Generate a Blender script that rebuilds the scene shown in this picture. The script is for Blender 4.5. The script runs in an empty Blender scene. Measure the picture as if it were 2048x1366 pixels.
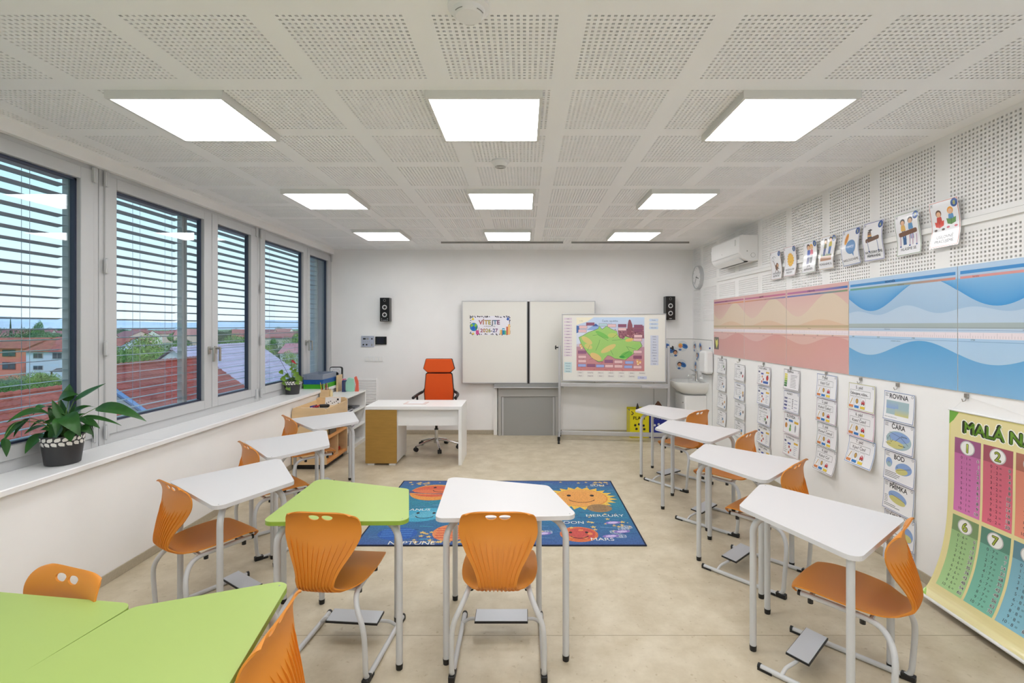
import bpy, bmesh, math, random
from mathutils import Vector, Matrix, Euler
from mathutils.geometry import tessellate_polygon
scene = bpy.context.scene
COL = scene.collection
PI = math.pi
# ---------------------------------------------------------------- camera, world, sun, exposure
cam_d = bpy.data.cameras.new('camera')
cam = bpy.data.objects.new('camera', cam_d); COL.objects.link(cam)
cam.location = (0, 0, 1.69); cam.rotation_euler = (PI/2, 0, 0)
cam_d.sensor_width = 36; cam_d.lens = 985*36/2048
cam_d.shift_x = -(1048-1024)/2048; cam_d.shift_y = -(683-652)/2048
cam_d.clip_start = 0.05; cam_d.clip_end = 6000
scene.camera = cam
world = bpy.data.worlds.new('world'); scene.world = world; world.use_nodes = True
wn = world.node_tree.nodes; wl = world.node_tree.links
bgn = wn['Background']
tc = wn.new('ShaderNodeTexCoord'); sx = wn.new('ShaderNodeSeparateXYZ'); rp = wn.new('ShaderNodeValToRGB')
wl.new(tc.outputs['Generated'], sx.inputs[0]); wl.new(sx.outputs[2], rp.inputs[0]); wl.new(rp.outputs[0], bgn.inputs[0])
rp.color_ramp.elements[0].position = 0.0; rp.color_ramp.elements[0].color = (0.86, 0.96, 1.0, 1)
rp.color_ramp.elements[1].position = 1.0; rp.color_ramp.elements[1].color = (0.14, 0.36, 0.74, 1)
e = rp.color_ramp.elements.new(0.10); e.color = (0.72, 0.93, 1.0, 1)
e = rp.color_ramp.elements.new(0.30); e.color = (0.40, 0.76, 0.92, 1)
bgn.inputs[1].default_value = 1.3
sun_d = bpy.data.lights.new('sun', 'SUN'); sun_d.energy = 1.6; sun_d.angle = math.radians(4); sun_d.color = (1, .95, .87)
sun = bpy.data.objects.new('sun', sun_d); COL.objects.link(sun)
sun.rotation_euler = Vector((-.55, .45, -.75)).to_track_quat('-Z', 'Y').to_euler()
LAMP = 12.2
vs = scene.view_settings
vs.view_transform = 'Standard'; vs.look = 'None'; vs.gamma = 1; vs.use_curve_mapping = False; vs.exposure = 0.08
scene.cycles.max_bounces = 8; scene.cycles.diffuse_bounces = 5; scene.cycles.transparent_max_bounces = 16
scene.cycles.caustics_reflective = False; scene.cycles.caustics_refractive = False
random.seed(7)
# ---------------------------------------------------------------- helpers
def lin(c): return c/12.92 if c <= .04045 else ((c+.055)/1.055)**2.4
def S(r, g, b): return (lin(r/255), lin(g/255), lin(b/255))
MATS = {}
def mat(name, col, rough=.5, metal=0., noise=0., nscale=20., bump=0., bscale=200., spec=.5, coat=0., emit=0., stretch=None):
    if name in MATS: return MATS[name]
    m = bpy.data.materials.new(name); m.use_nodes = True; nt = m.node_tree; N = nt.nodes; L = nt.links
    p = N['Principled BSDF']
    p.inputs['Base Color'].default_value = (*col, 1); p.inputs['Roughness'].default_value = rough
    p.inputs['Metallic'].default_value = metal; p.inputs['Specular IOR Level'].default_value = spec
    p.inputs['Coat Weight'].default_value = coat
    if emit: p.inputs['Emission Color'].default_value = (*col, 1); p.inputs['Emission Strength'].default_value = emit
    if noise or bump:
        t = N.new('ShaderNodeTexCoord'); src = t.outputs['Object']
        if stretch:
            mp = N.new('ShaderNodeMapping'); mp.inputs['Scale'].default_value = stretch; L.new(src, mp.inputs[0]); src = mp.outputs[0]
    if noise:
        n = N.new('ShaderNodeTexNoise'); n.inputs['Scale'].default_value = nscale; n.inputs['Detail'].default_value = 5
        L.new(src, n.inputs['Vector'])
        r = N.new('ShaderNodeValToRGB'); r.color_ramp.elements[0].position = .3; r.color_ramp.elements[1].position = .7
        r.color_ramp.elements[0].color = (*[c*(1-noise) for c in col], 1); r.color_ramp.elements[1].color = (*[min(1, c*(1+noise)) for c in col], 1)
        L.new(n.outputs['Fac'], r.inputs[0]); L.new(r.outputs[0], p.inputs['Base Color'])
    if bump:
        n2 = N.new('ShaderNodeTexNoise'); n2.inputs['Scale'].default_value = bscale; L.new(src, n2.inputs['Vector'])
        b = N.new('ShaderNodeBump'); b.inputs['Strength'].default_value = bump; b.inputs['Distance'].default_value = .002
        L.new(n2.outputs['Fac'], b.inputs['Height']); L.new(b.outputs[0], p.inputs['Normal'])
    MATS[name] = m
    return m
def print_mat(name, rough, coat=0., weave=0.):
    if name in MATS: return MATS[name]
    m = bpy.data.materials.new(name); m.use_nodes = True; nt = m.node_tree
    a = nt.nodes.new('ShaderNodeAttribute'); a.attribute_name = 'Col'
    p = nt.nodes['Principled BSDF']; nt.links.new(a.outputs['Color'], p.inputs['Base Color'])
    if weave:
        t = nt.nodes.new('ShaderNodeTexCoord'); n = nt.nodes.new('ShaderNodeTexNoise'); n.inputs['Scale'].default_value = 90; n.inputs['Detail'].default_value = 4
        r = nt.nodes.new('ShaderNodeValToRGB'); r.color_ramp.elements[0].position = .35; r.color_ramp.elements[1].position = .65
        r.color_ramp.elements[0].color = (.62, .62, .64, 1); r.color_ramp.elements[1].color = (1.0, 1.0, 1.0, 1)
        mxx = nt.nodes.new('ShaderNodeMix'); mxx.data_type = 'RGBA'; mxx.blend_type = 'MULTIPLY'; mxx.inputs[0].default_value = weave*1.6 if weave*1.6 < 1 else 1
        nt.links.new(t.outputs['Object'], n.inputs['Vector']); nt.links.new(n.outputs['Fac'], r.inputs[0]); nt.links.new(a.outputs['Color'], mxx.inputs[6]); nt.links.new(r.outputs[0], mxx.inputs[7]); nt.links.new(mxx.outputs[2], p.inputs['Base Color'])
    p.inputs['Roughness'].default_value = rough; p.inputs['Coat Weight'].default_value = coat; p.inputs['Coat Roughness'].default_value = .12
    MATS[name] = m; return m
PRINT = print_mat('printed_ink', .55); PRINTG = print_mat('laminated_print', .35, .6)

def tag(o, label=None, cat=None, group=None, kind=None):
    if label: o['label'] = label
    if cat: o['category'] = cat
    if group: o['group'] = group
    if kind: o['kind'] = kind
    return o
def thing(name, label, cat, loc=(0, 0, 0), rz=0., group=None):
    o = bpy.data.objects.new(name, None); COL.objects.link(o); o.empty_display_size = .1
    o.location = loc; o.rotation_euler = (0, 0, rz)
    return tag(o, label, cat, group)
def struct_empty(name, loc=(0, 0, 0)):
    o = bpy.data.objects.new(name, None); COL.objects.link(o); o.location = loc; o['kind'] = 'structure'; return o
def wloc(o):
    v = Vector((0, 0, 0))
    while o: v += o.location; o = o.parent
    return v
def copy_tree(o, parent=None):
    c = o.copy(); COL.objects.link(c); c.parent = parent
    for ch in list(o.children): copy_tree(ch, c)
    return c
class MB:
    def __init__(s): s.v = []; s.f = []
    def add(s, vs, fs):
        k = len(s.v); s.v += [tuple(p) for p in vs]; s.f += [tuple(i+k for i in f) for f in fs]; return s
    def box(s, x0, x1, y0, y1, z0, z1):
        return s.add([(x0, y0, z0), (x1, y0, z0), (x1, y1, z0), (x0, y1, z0), (x0, y0, z1), (x1, y0, z1), (x1, y1, z1), (x0, y1, z1)],
                     [(0, 3, 2, 1), (4, 5, 6, 7), (0, 1, 5, 4), (1, 2, 6, 5), (2, 3, 7, 6), (3, 0, 4, 7)])
    def obox(s, c, sx_, sy, sz, R=None):
        R = R or Matrix.Identity(3); c = Vector(c); vs = []
        for dz in (-1, 1):
            for dx, dy in ((-1, -1), (1, -1), (1, 1), (-1, 1)):
                vs.append(c + R @ Vector((dx*sx_/2, dy*sy/2, dz*sz/2)))
        return s.add(vs, [(0, 3, 2, 1), (4, 5, 6, 7), (0, 1, 5, 4), (1, 2, 6, 5), (2, 3, 7, 6), (3, 0, 4, 7)])
    def cyl(s, p0, p1, r0, r1=None, n=16, cap=True):
        r1 = r0 if r1 is None else r1
        p0 = Vector(p0); p1 = Vector(p1); d = (p1-p0).normalized()
        a = d.orthogonal().normalized(); b = d.cross(a)
        vs = [p0+(a*math.cos(2*PI*i/n)+b*math.sin(2*PI*i/n))*r0 for i in range(n)] + [p1+(a*math.cos(2*PI*i/n)+b*math.sin(2*PI*i/n))*r1 for i in range(n)]
        fs = [(i, (i+1) % n, n+(i+1) % n, n+i) for i in range(n)]
        if cap: fs += [tuple(range(n-1, -1, -1)), tuple(range(n, 2*n))]
        return s.add(vs, fs)
    def tube(s, pts, r, n=10, cap=True):
        pts = [Vector(p) for p in pts]; rings = []
        rr = r if isinstance(r, (list, tuple)) else [r]*len(pts)
        d0 = (pts[1]-pts[0]).normalized(); a = d0.orthogonal().normalized()
        for i, p in enumerate(pts):
            d = ((pts[min(i+1, len(pts)-1)]-pts[max(i-1, 0)])).normalized()
            a = (a-d*a.dot(d)).normalized(); b = d.cross(a)
            rings.append([p+(a*math.cos(2*PI*k/n)+b*math.sin(2*PI*k/n))*rr[i] for k in range(n)])
        vs = [q for R in rings for q in R]; fs = []
        for i in range(len(pts)-1):
            for k in range(n): fs.append((i*n+k, i*n+(k+1) % n, (i+1)*n+(k+1) % n, (i+1)*n+k))
        if cap: fs += [tuple(range(n-1, -1, -1)), tuple(range((len(pts)-1)*n, len(pts)*n))]
        return s.add(vs, fs)
    def lathe(s, prof, c=(0, 0, 0), n=32):
        c = Vector(c); vs = []; fs = []; m = len(prof)
        for r, z in prof:
            for k in range(n): vs.append(c+Vector((r*math.cos(2*PI*k/n), r*math.sin(2*PI*k/n), z)))
        for i in range(m-1):
            for k in range(n): fs.append((i*n+k, i*n+(k+1) % n, (i+1)*n+(k+1) % n, (i+1)*n+k))
        if prof[0][0] > 1e-5: fs.append(tuple(range(n-1, -1, -1)))
        if prof[-1][0] > 1e-5: fs.append(tuple(range((m-1)*n, m*n)))
        return s.add(vs, fs)
    def prism(s, poly, z0, z1):
        n = len(poly)
        return s.add([(x, y, z0) for x, y in poly]+[(x, y, z1) for x, y in poly],
                     [tuple(range(n-1, -1, -1)), tuple(range(n, 2*n))]+[(i, (i+1) % n, n+(i+1) % n, n+i) for i in range(n)])
    def extr(s, poly, o, U, V, N, d):
        """polygon in the (U,V) plane extruded along N by d"""
        o = Vector(o); U = Vector(U); V = Vector(V); N = Vector(N); n = len(poly)
        vs = [o+U*a+V*b for a, b in poly]+[o+U*a+V*b+N*d for a, b in poly]
        return s.add(vs, [tuple(range(n-1, -1, -1)), tuple(range(n, 2*n))]+[(i, (i+1) % n, n+(i+1) % n, n+i) for i in range(n)])
    def move(s, M):
        s.v = [tuple(M @ Vector(p)) for p in s.v]; return s
    def mesh(s, name, m, smooth=None):
        me = bpy.data.meshes.new(name); me.from_pydata(s.v, [], s.f); me.update()
        bm = bmesh.new(); bm.from_mesh(me); bmesh.ops.recalc_face_normals(bm, faces=bm.faces); bm.to_mesh(me); bm.free()
        if m: me.materials.append(m)
        if smooth is not None:
            me.shade_smooth(); me.set_sharp_from_angle(angle=math.radians(smooth))
        return me
    def build(s, name, m, parent=None, world=False, origin=None, smooth=None, bevel=0., seg=2):
        if world and parent:
            w = wloc(parent); s.v = [(a-w.x, b-w.y, c-w.z) for a, b, c in s.v]
        if origin: s.v = [(a-origin[0], b-origin[1], c-origin[2]) for a, b, c in s.v]
        if bevel and smooth is None: smooth = 40
        o = bpy.data.objects.new(name, s.mesh(name, m, smooth)); COL.objects.link(o)
        if origin: o.location = origin
        if parent: o.parent = parent
        if bevel:
            b = o.modifiers.new('bevel', 'BEVEL'); b.width = bevel; b.segments = seg; b.limit_method = 'ANGLE'
        return o
def rounded(poly, r, n=5):
    """round the corners of a polygon"""
    out = []; m = len(poly)
    for i in range(m):
        p = Vector(poly[i]); a = Vector(poly[i-1]); b = Vector(poly[(i+1) % m])
        u = (a-p).normalized(); v = (b-p).normalized(); ang = u.angle(v); t = r/math.tan(ang/2)
        c = p+(u+v).normalized()*(r/math.sin(ang/2)); s0 = p+u*t-c; s1 = p+v*t-c
        a0 = math.atan2(s0.y, s0.x); a1 = math.atan2(s1.y, s1.x); d = (a1-a0+PI) % (2*PI)-PI
        for k in range(n+1): out.append((c.x+r*math.cos(a0+d*k/n), c.y+r*math.sin(a0+d*k/n)))
    return out
def rrect(x0, y0, x1, y1, r, n=5): return rounded([(x0, y0), (x1, y0), (x1, y1), (x0, y1)], r, n)
def ell(cx, cy, a, b, n=24, rot=0.):
    cr, sr = math.cos(rot), math.sin(rot)
    return [(cx+a*math.cos(t)*cr-b*math.sin(t)*sr, cy+a*math.cos(t)*sr+b*math.sin(t)*cr) for t in [2*PI*k/n for k in range(n)]]
def catmull(P, n):
    """resample a list of tuples with n samples through a Catmull-Rom spline"""
    out = []; m = len(P)-1
    for k in range(n):
        t = k/(n-1)*m; i = min(int(t), m-1); f = t-i
        p0 = P[max(i-1, 0)]; p1 = P[i]; p2 = P[i+1]; p3 = P[min(i+2, m)]
        out.append(tuple(.5*((2*b)+(-a+c)*f+(2*a-5*b+4*c-d)*f*f+(-a+3*b-3*c+d)*f**3) for a, b, c, d in zip(p0, p1, p2, p3)))
    return out
# ---------------------------------------------------------------- flat print drawn as vector shapes
TXT = {}
def text_tris(s, bold=0.):
    key = s
    if key in TXT: return TXT[key]
    cu = bpy.data.curves.new('t', 'FONT'); cu.body = s; cu.size = 1; cu.resolution_u = 4; cu.fill_mode = 'BOTH'
    o = bpy.data.objects.new('t', cu); me = o.to_mesh()
    vs = [(v.co.x, v.co.y) for v in me.vertices]; fs = [tuple(p.vertices) for p in me.polygons]
    w = (min([v[0] for v in vs]), max([v[0] for v in vs])) if vs else (0, 0)
    o.to_mesh_clear(); bpy.data.objects.remove(o); bpy.data.curves.remove(cu)
    TXT[key] = (vs, fs, w); return TXT[key]
class Canvas:
    def __init__(s): s.v = []; s.f = []; s.c = []; s.n = 0; s.bb = []; s.gid = {}
    def raw(s, vs, fs, cols, lay=None):
        x0 = min(p[0] for p in vs) if vs else 0; x1 = max(p[0] for p in vs) if vs else 0; y0 = min(p[1] for p in vs) if vs else 0; y1 = max(p[1] for p in vs) if vs else 0
        if lay is None or ('g', lay) not in s.gid:
            L_ = 1
            for (a0, a1, b0, b1, l_, g_) in s.bb:
                if (lay is None or g_ != lay) and a0 < x1 and a1 > x0 and b0 < y1 and b1 > y0 and l_ >= L_: L_ = l_+1
            if lay is not None and lay in s.gid: L_ = max(L_, s.gid[lay])
            if lay is not None: s.gid[lay] = L_
        s.bb.append((x0, x1, y0, y1, L_, lay)); lay = L_
        k = len(s.v); s.v += [(a, b, lay) for a, b in vs]
        s.f += [tuple(i+k for i in f) for f in fs]
        s.c += [cols]*len(vs) if not isinstance(cols, list) else cols
    def poly(s, P, col, lay=None):
        tr = tessellate_polygon([[Vector((a, b, 0)) for a, b in P]])
        s.raw(P, tr, col, lay)
    def rect(s, x0, y0, x1, y1, col, col2=None, nx=1, ny=1, lay=None):
        vs = []; cs = []
        for j in range(ny+1):
            for i in range(nx+1):
                vs.append((x0+(x1-x0)*i/nx, y0+(y1-y0)*j/ny)); t = j/ny
                cs.append(col if col2 is None else tuple(a*(1-t)+b*t for a, b in zip(col, col2)))
        s.raw(vs, [(j*(nx+1)+i, j*(nx+1)+i+1, (j+1)*(nx+1)+i+1, (j+1)*(nx+1)+i) for j in range(ny) for i in range(nx)], cs, lay)
    def hrect(s, x0, y0, x1, y1, col, col2):
        s.raw([(x0, y0), (x1, y0), (x1, y1), (x0, y1)], [(0, 1, 2, 3)], [col, col2, col2, col])
    def band(s, x0, x1, lo, hi, n, clo, chi):
        vs = []; cs = []
        for i in range(n+1):
            x = x0+(x1-x0)*i/n; vs += [(x, lo(x)), (x, hi(x))]; cs += [clo, chi]
        s.raw(vs, [(2*i, 2*i+2, 2*i+3, 2*i+1) for i in range(n)], cs)
    def line(s, P, w, col):
        s.n += 1; gl_ = ('line', s.n)
        for a, b in zip(P[:-1], P[1:]):
            a = Vector(a); b = Vector(b); d = (b-a)
            if d.length < 1e-9: continue
            d.normalize(); q = Vector((-d.y, d.x))*w/2
            s.raw([tuple(a-q), tuple(b-q), tuple(b+q), tuple(a+q)], [(0, 1, 2, 3)], col, gl_)
    def frame(s, x0, y0, x1, y1, w, col): s.line([(x0, y0), (x1, y0), (x1, y1), (x0, y1), (x0, y0)], w, col)
    def text(s, t, x, y, h, col, al='C', bold=0., wmax=None, sx=1.):
        vs, fs, w = text_tris(t, bold); k = h/.73
        tw = (w[1]-w[0])*k*sx
        if wmax and tw > wmax: sx *= wmax/tw; tw = wmax
        x0 = x-tw/2 if al == 'C' else (x if al == 'L' else x-tw)
        s.n += 1; r_ = bold*k*.75
        offs = [(0, 0)] if not bold else [(r_*math.cos(q*PI/(4 if bold > .03 else 2)), r_*math.sin(q*PI/(4 if bold > .03 else 2))) for q in range(8 if bold > .03 else 4)]
        for ox, oy in offs: s.raw([(x0+(a-w[0])*k*sx+ox, y+b*k+oy) for a, b in vs], fs, col, ('t', s.n))
    def lines(s, x0, x1, y, n, dy, w, col):
        for i in range(n): s.line([(x0, y-i*dy), (x0+(x1-x0)*random.uniform(.6, 1), y-i*dy)], w, col)
    def build(s, name, fn, parent, m=None, cuts=None):
        q_ = min(1., .0022/(EPS*max(1, max([p[2] for p in s.v]))))
        me = bpy.data.meshes.new(name); me.from_pydata([fn(p[0], p[1], p[2]*q_) for p in s.v], [], s.f)
        a = me.color_attributes.new('Col', 'FLOAT_COLOR', 'POINT')
        a.data.foreach_set('color', [x for c in s.c for x in (c[0], c[1], c[2], 1.)])
        if cuts:
            for v_, p in zip(me.vertices, s.v): v_.co = (p[0], p[1], p[2]*q_)
            bm = bmesh.new(); bm.from_mesh(me); bm.faces.ensure_lookup_table()
            for cv_ in cuts:
                fs_ = [f for f in bm.faces if min(v.co.y for v in f.verts) < cv_-1e-5 and max(v.co.y for v in f.verts) > cv_+1e-5]
                if fs_:
                    g = list({e for f in fs_ for e in f.edges})+fs_+list({v for f in fs_ for v in f.verts})
                    bmesh.ops.bisect_plane(bm, geom=g, plane_co=(0, cv_, 0), plane_no=(0, 1, 0), dist=1e-6)
            for v in bm.verts: v.co = fn(*v.co)
            bm.to_mesh(me); bm.free()
        me.materials.append(m or PRINT); me.update()
        o = bpy.data.objects.new(name, me); COL.objects.link(o); o.parent = parent
        return o
EPS = .00025
def plane(o, U, V, N, d=0.001):
    o = Vector(o); U = Vector(U); V = Vector(V); N = Vector(N)
    return lambda u, v, l: tuple(o+U*u+V*v+N*(d+EPS*l))
WHITE = S(236, 234, 230); BLACK = S(22, 22, 24)
# ---------------------------------------------------------------- materials
M_wall = mat('white_wall_paint', S(242, 241, 240), .85, noise=.015, nscale=3, bump=.08, bscale=300)
M_ceil = mat('ceiling_board_paint', S(248, 248, 248), .9)
M_plenum = mat('dark_fleece_behind_holes', S(146, 142, 130), 1.)
M_sill = mat('white_sill_board', S(236, 236, 236), .35, noise=.01)
M_alu = mat('grey_window_profile', S(190, 191, 192), .42, noise=.01, nscale=4, bump=.05)
M_gasket = mat('black_gasket', S(46, 54, 76), .4)
M_slat = mat('grey_blind_slat', S(176, 184, 200), .45, .1)
M_steel = mat('brushed_steel', S(170, 168, 162), .3, .9)
M_chrome = mat('chrome', S(215, 215, 215), .12, 1.)
M_greytube = mat('light_grey_tube', S(200, 201, 202), .35)
M_black = mat('black_plastic', S(22, 22, 23), .45)
M_orange = mat('orange_plastic', S(216, 136, 42), .42, bump=.25, bscale=900)
M_desk = mat('white_desk_laminate', S(212, 210, 210), .38)
M_deskedge = mat('grey_desk_edge', S(212, 211, 212), .45)
M_green = mat('green_desk_laminate', S(164, 186, 100), .38)
M_greenedge = mat('green_desk_edge', S(140, 172, 60), .45)
M_white = mat('white_laminate', S(238, 237, 235), .35)
M_wgloss = mat('white_plastic', S(236, 236, 236), .3)
M_gold = mat('ochre_laminate', S(166, 128, 60), .4, noise=.08, nscale=6, stretch=(1, 1, 6))
M_birch = mat('birch_plywood', S(222, 192, 148), .45, noise=.05, nscale=5, stretch=(1, 1, 5))
M_beech = mat('orange_beech_edge', S(226, 160, 96), .45)
M_ofab = mat('orange_fabric', S(216, 82, 16), .85, bump=.5, bscale=500)
M_board = mat('white_enamel_board', S(229, 227, 220), .3)
M_boardframe = mat('anodised_aluminium', S(190, 190, 192), .35, .5)
M_greyboard = mat('grey_cabinet_panel', S(150, 150, 147), .5)
M_leaf = mat('dark_green_leaf', S(44, 92, 34), .38, noise=.3, nscale=12)
M_stem = mat('green_stem', S(96, 128, 62), .5)
M_soil = mat('dark_soil', S(46, 34, 26), .95, noise=.4, nscale=80)
M_pot = mat('anthracite_pot', S(54, 54, 56), .5)
M_potband = mat('white_leaf_print', S(236, 234, 228), .5)
M_ceramic = mat('white_ceramic', S(236, 236, 233), .15, coat=.4)
M_base = mat('beige_vinyl_skirting', S(176, 166, 146), .6, noise=.06, nscale=60)
M_lampf = mat('white_lamp_housing', S(222, 222, 218), .5)
M_glow = mat('lit_diffuser', (.985, .985, 1), .5, emit=LAMP)
M_paper = mat('white_paper', S(238, 237, 238), .5)
M_lam = mat('laminated_paper', S(240, 240, 242), .3, coat=.7)
# glass: clear straight through, with a mirror-like Fresnel share
gm = bpy.data.materials.new('window_glass'); gm.use_nodes = True; nt = gm.node_tree
for n in list(nt.nodes): nt.nodes.remove(n)
out = nt.nodes.new('ShaderNodeOutputMaterial'); mx = nt.nodes.new('ShaderNodeMixShader'); tr = nt.nodes.new('ShaderNodeBsdfTransparent')
gl = nt.nodes.new('ShaderNodeBsdfGlossy'); gl.inputs['Roughness'].default_value = .0; lwt = nt.nodes.new('ShaderNodeLayerWeight'); lwt.inputs[0].default_value = .5
pw5 = nt.nodes.new('ShaderNodeMath'); pw5.operation = 'POWER'; pw5.inputs[1].default_value = 5; nt.links.new(lwt.outputs['Facing'], pw5.inputs[0])
fr = nt.nodes.new('ShaderNodeMath'); fr.operation = 'MULTIPLY_ADD'; fr.inputs[1].default_value = .9; fr.inputs[2].default_value = .05; nt.links.new(pw5.outputs[0], fr.inputs[0])
tr.inputs[0].default_value = (.93, .96, .97, 1)
nt.links.new(fr.outputs[0], mx.inputs[0]); nt.links.new(tr.outputs[0], mx.inputs[1]); nt.links.new(gl.outputs[0], mx.inputs[2]); nt.links.new(mx.outputs[0], out.inputs[0])
M_glass = gm
# floor: mottled linoleum
fm = bpy.data.materials.new('mottled_linoleum'); fm.use_nodes = True; nt = fm.node_tree; L = nt.links
p = nt.nodes['Principled BSDF']; t = nt.nodes.new('ShaderNodeTexCoord')
n1 = nt.nodes.new('ShaderNodeTexNoise'); n1.inputs['Scale'].default_value = 5; n1.inputs['Detail'].default_value = 7; n1.inputs['Roughness'].default_value = .65
L.new(t.outputs['Object'], n1.inputs['Vector'])
r1 = nt.nodes.new('ShaderNodeValToRGB'); r1.color_ramp.elements[0].position = .36; r1.color_ramp.elements[1].position = .66
r1.color_ramp.elements[0].color = (*S(186, 173, 147), 1); r1.color_ramp.elements[1].color = (*S(206, 195, 172), 1); L.new(n1.outputs['Fac'], r1.inputs[0])
n2 = nt.nodes.new('ShaderNodeTexNoise'); n2.inputs['Scale'].default_value = 30; n2.inputs['Detail'].default_value = 3
L.new(t.outputs['Object'], n2.inputs['Vector'])
r2 = nt.nodes.new('ShaderNodeValToRGB'); r2.color_ramp.elements[0].position = .64; r2.color_ramp.elements[1].position = .74
r2.color_ramp.elements[0].color = (1, 1, 1, 1); r2.color_ramp.elements[1].color = (.70, .64, .56, 1); L.new(n2.outputs['Fac'], r2.inputs[0])
mm = nt.nodes.new('ShaderNodeMix'); mm.data_type = 'RGBA'; mm.blend_type = 'MULTIPLY'; mm.inputs[0].default_value = .75
L.new(r1.outputs[0], mm.inputs[6]); L.new(r2.outputs[0], mm.inputs[7]); L.new(mm.outputs[2], p.inputs['Base Color'])
p.inputs['Roughness'].default_value = .42; M_floor = fm
# ---------------------------------------------------------------- the room
XR, XL, YB, YF, ZC = 2.64, -2.74, 7.70, -1.75, 2.88
XF = -3.0            # inner face of the window sashes
fl = MB().box(-3.3, XR+.2, YF-.2, YB+.2, -.15, 0).build('floor', M_floor); fl['kind'] = 'structure'
sm = MB().box(XL, XR, 2.688, 2.6915, 0, .0006).box(XL, XR, 7.05, 7.0535, 0, .0006)
sm.build('welded_seam', mat('seam_weld', S(160, 148, 124), .5), fl)
w = MB().box(-3.3, XR+.2, YB, YB+.2, 0, ZC+.1).build('wall_back', M_wall); w['kind'] = 'structure'
w = MB().box(-3.3, XR+.2, YF-.2, YF, 0, ZC+.1).build('wall_front', M_wall); w['kind'] = 'structure'
w = MB().box(-3.10, XL, YF, YB, 0, .80).box(-3.3, -2.97, YF, YB, 2.805, ZC+.1).box(-3.3, -3.1, YF, YB, 0, .80)
w = w.build('wall_left', M_wall); w['kind'] = 'structure'
wr = MB().box(XR, XR+.2, YF, YB, 0, 1.7035).build('wall_right', M_wall); wr['kind'] = 'structure'
MB().box(XR+.03, XR+.2, YF, YB, 1.7035, ZC+.1).build('cavity_backing', M_plenum, wr)
ce = MB().box(-3.3, XR+.2, YF-.2, YB+.2, ZC+.05, ZC+.2).build('ceiling', M_plenum); ce['kind'] = 'structure'
def perf(name, w_, h_, xh, yh, d=.0125):
    """a board w_ x h_ in the local XY plane, facing -Z, with real square holes through it"""
    xs = [0.]; ys = [0.]
    for a in xh: xs += [a, a+.012]
    for a in yh: ys += [a, a+.012]
    xs.append(w_); ys.append(h_)
    nx, ny = len(xs), len(ys); vs = [(x, y, 0) for y in ys for x in xs]; fs = []
    hv = {}
    def V2(i, j):
        if (i, j) not in hv: hv[(i, j)] = len(vs); vs.append((xs[i], ys[j], d))
        return hv[(i, j)]
    for j in range(ny-1):
        for i in range(nx-1):
            q = [j*nx+i, (j+1)*nx+i, (j+1)*nx+i+1, j*nx+i+1]
            if i % 2 == 1 and j % 2 == 1:
                b = [V2(i, j), V2(i, j+1), V2(i+1, j+1), V2(i+1, j)]
                for k in range(4): fs.append((q[k], b[k], b[(k+1) % 4], q[(k+1) % 4]))
            else: fs.append(tuple(q))
    me = bpy.data.meshes.new(name); me.from_pydata(vs, [], fs); me.materials.append(M_ceil); return me
H20 = [.0565+.025*k for k in range(20)]; H12 = H20[:12]; H3 = [.0]*0
xc0, yc0 = -.354-.0565, 1.884-.0565
pm = perf('ceiling_panel', .6, .6, H20, H20)
pe = perf('ceiling_panel', .6, YB-(yc0+5.4), H20, H12)
lw = (xc0-2.4)-(-3.04); ph = [lw-.0565-.012-.025*k for k in (2, 1, 0)]
pl = perf('ceiling_panel', lw, .6, ph, H20); ple = perf('ceiling_panel', lw, YB-(yc0+5.4), ph, H12)
for n in range(-5, 10):
    for k in range(-5, 5):
        me = (pl if n < 9 else ple) if k == -5 else (pm if n < 9 else pe)
        o = bpy.data.objects.new('ceiling_panel', me); COL.objects.link(o); o.parent = ce
        o.location = (-3.04 if k == -5 else xc0+.6*k, yc0+.6*n, ZC)
MB().box(-3.04, XR, YF, yc0-3.0, ZC, ZC+.01).box(xc0+3.0, XR, yc0-3.0, YB, ZC, ZC+.01).build('ceiling_margin', M_ceil, ce)
# perforated boards of the right wall
yw0 = 3.163-.0565
zu = ZC-2.3065
hz = [.0565+.025*k for k in range(20)]
R_wall = Matrix(((0, 0, 1), (-1, 0, 0), (0, 1, 0)))  # filled below by direct mesh mapping
def wallmesh(me):
    # local x -> +Y, local y -> +Z, facing -X
    me2 = me.copy()
    for v in me2.vertices: v.co = (v.co.z, v.co.x, v.co.y)
    return me2
M_ceil_w = M_wall
def pw(w_, h_, xh, yh):
    me = wallmesh(perf('wall_panel', w_, h_, xh, yh)); me.flip_normals(); me.materials[0] = M_wall; return me
up = pw(.6, zu, H20, hz); lo = pw(.6, .603, H20, [.0565+.025*k for k in range(20)])
lastw = YB-(yw0+4.2)
upe = pw(lastw, zu, H12, hz); loe = pw(lastw, .603, H12, [.0565+.025*k for k in range(20)])
for n in range(-8, 8):
    for me, z in ((up if n < 7 else upe, 2.3065), (lo if n < 7 else loe, 1.7035)):
        o = bpy.data.objects.new('wall_panel', me); COL.objects.link(o); o.parent = wr; o.location = (XR, yw0+.6*n, z)
MB().box(XR-.003, XR, 6.9, 6.904, 0, 1.49).build('panel_joint', M_deskedge, wr)
# skirting
for nm, b in (('baseboard_left', (XL, XL+.008, YF, YB, 0, .065)), ('baseboard_right', (XR-.008, XR, YF, YB, 0, .065)), ('baseboard_back', (XL, XR, YB-.008, YB, 0, .065))):
    o = MB().box(*b).build(nm, M_base, bevel=.003); o['kind'] = 'structure'
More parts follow.
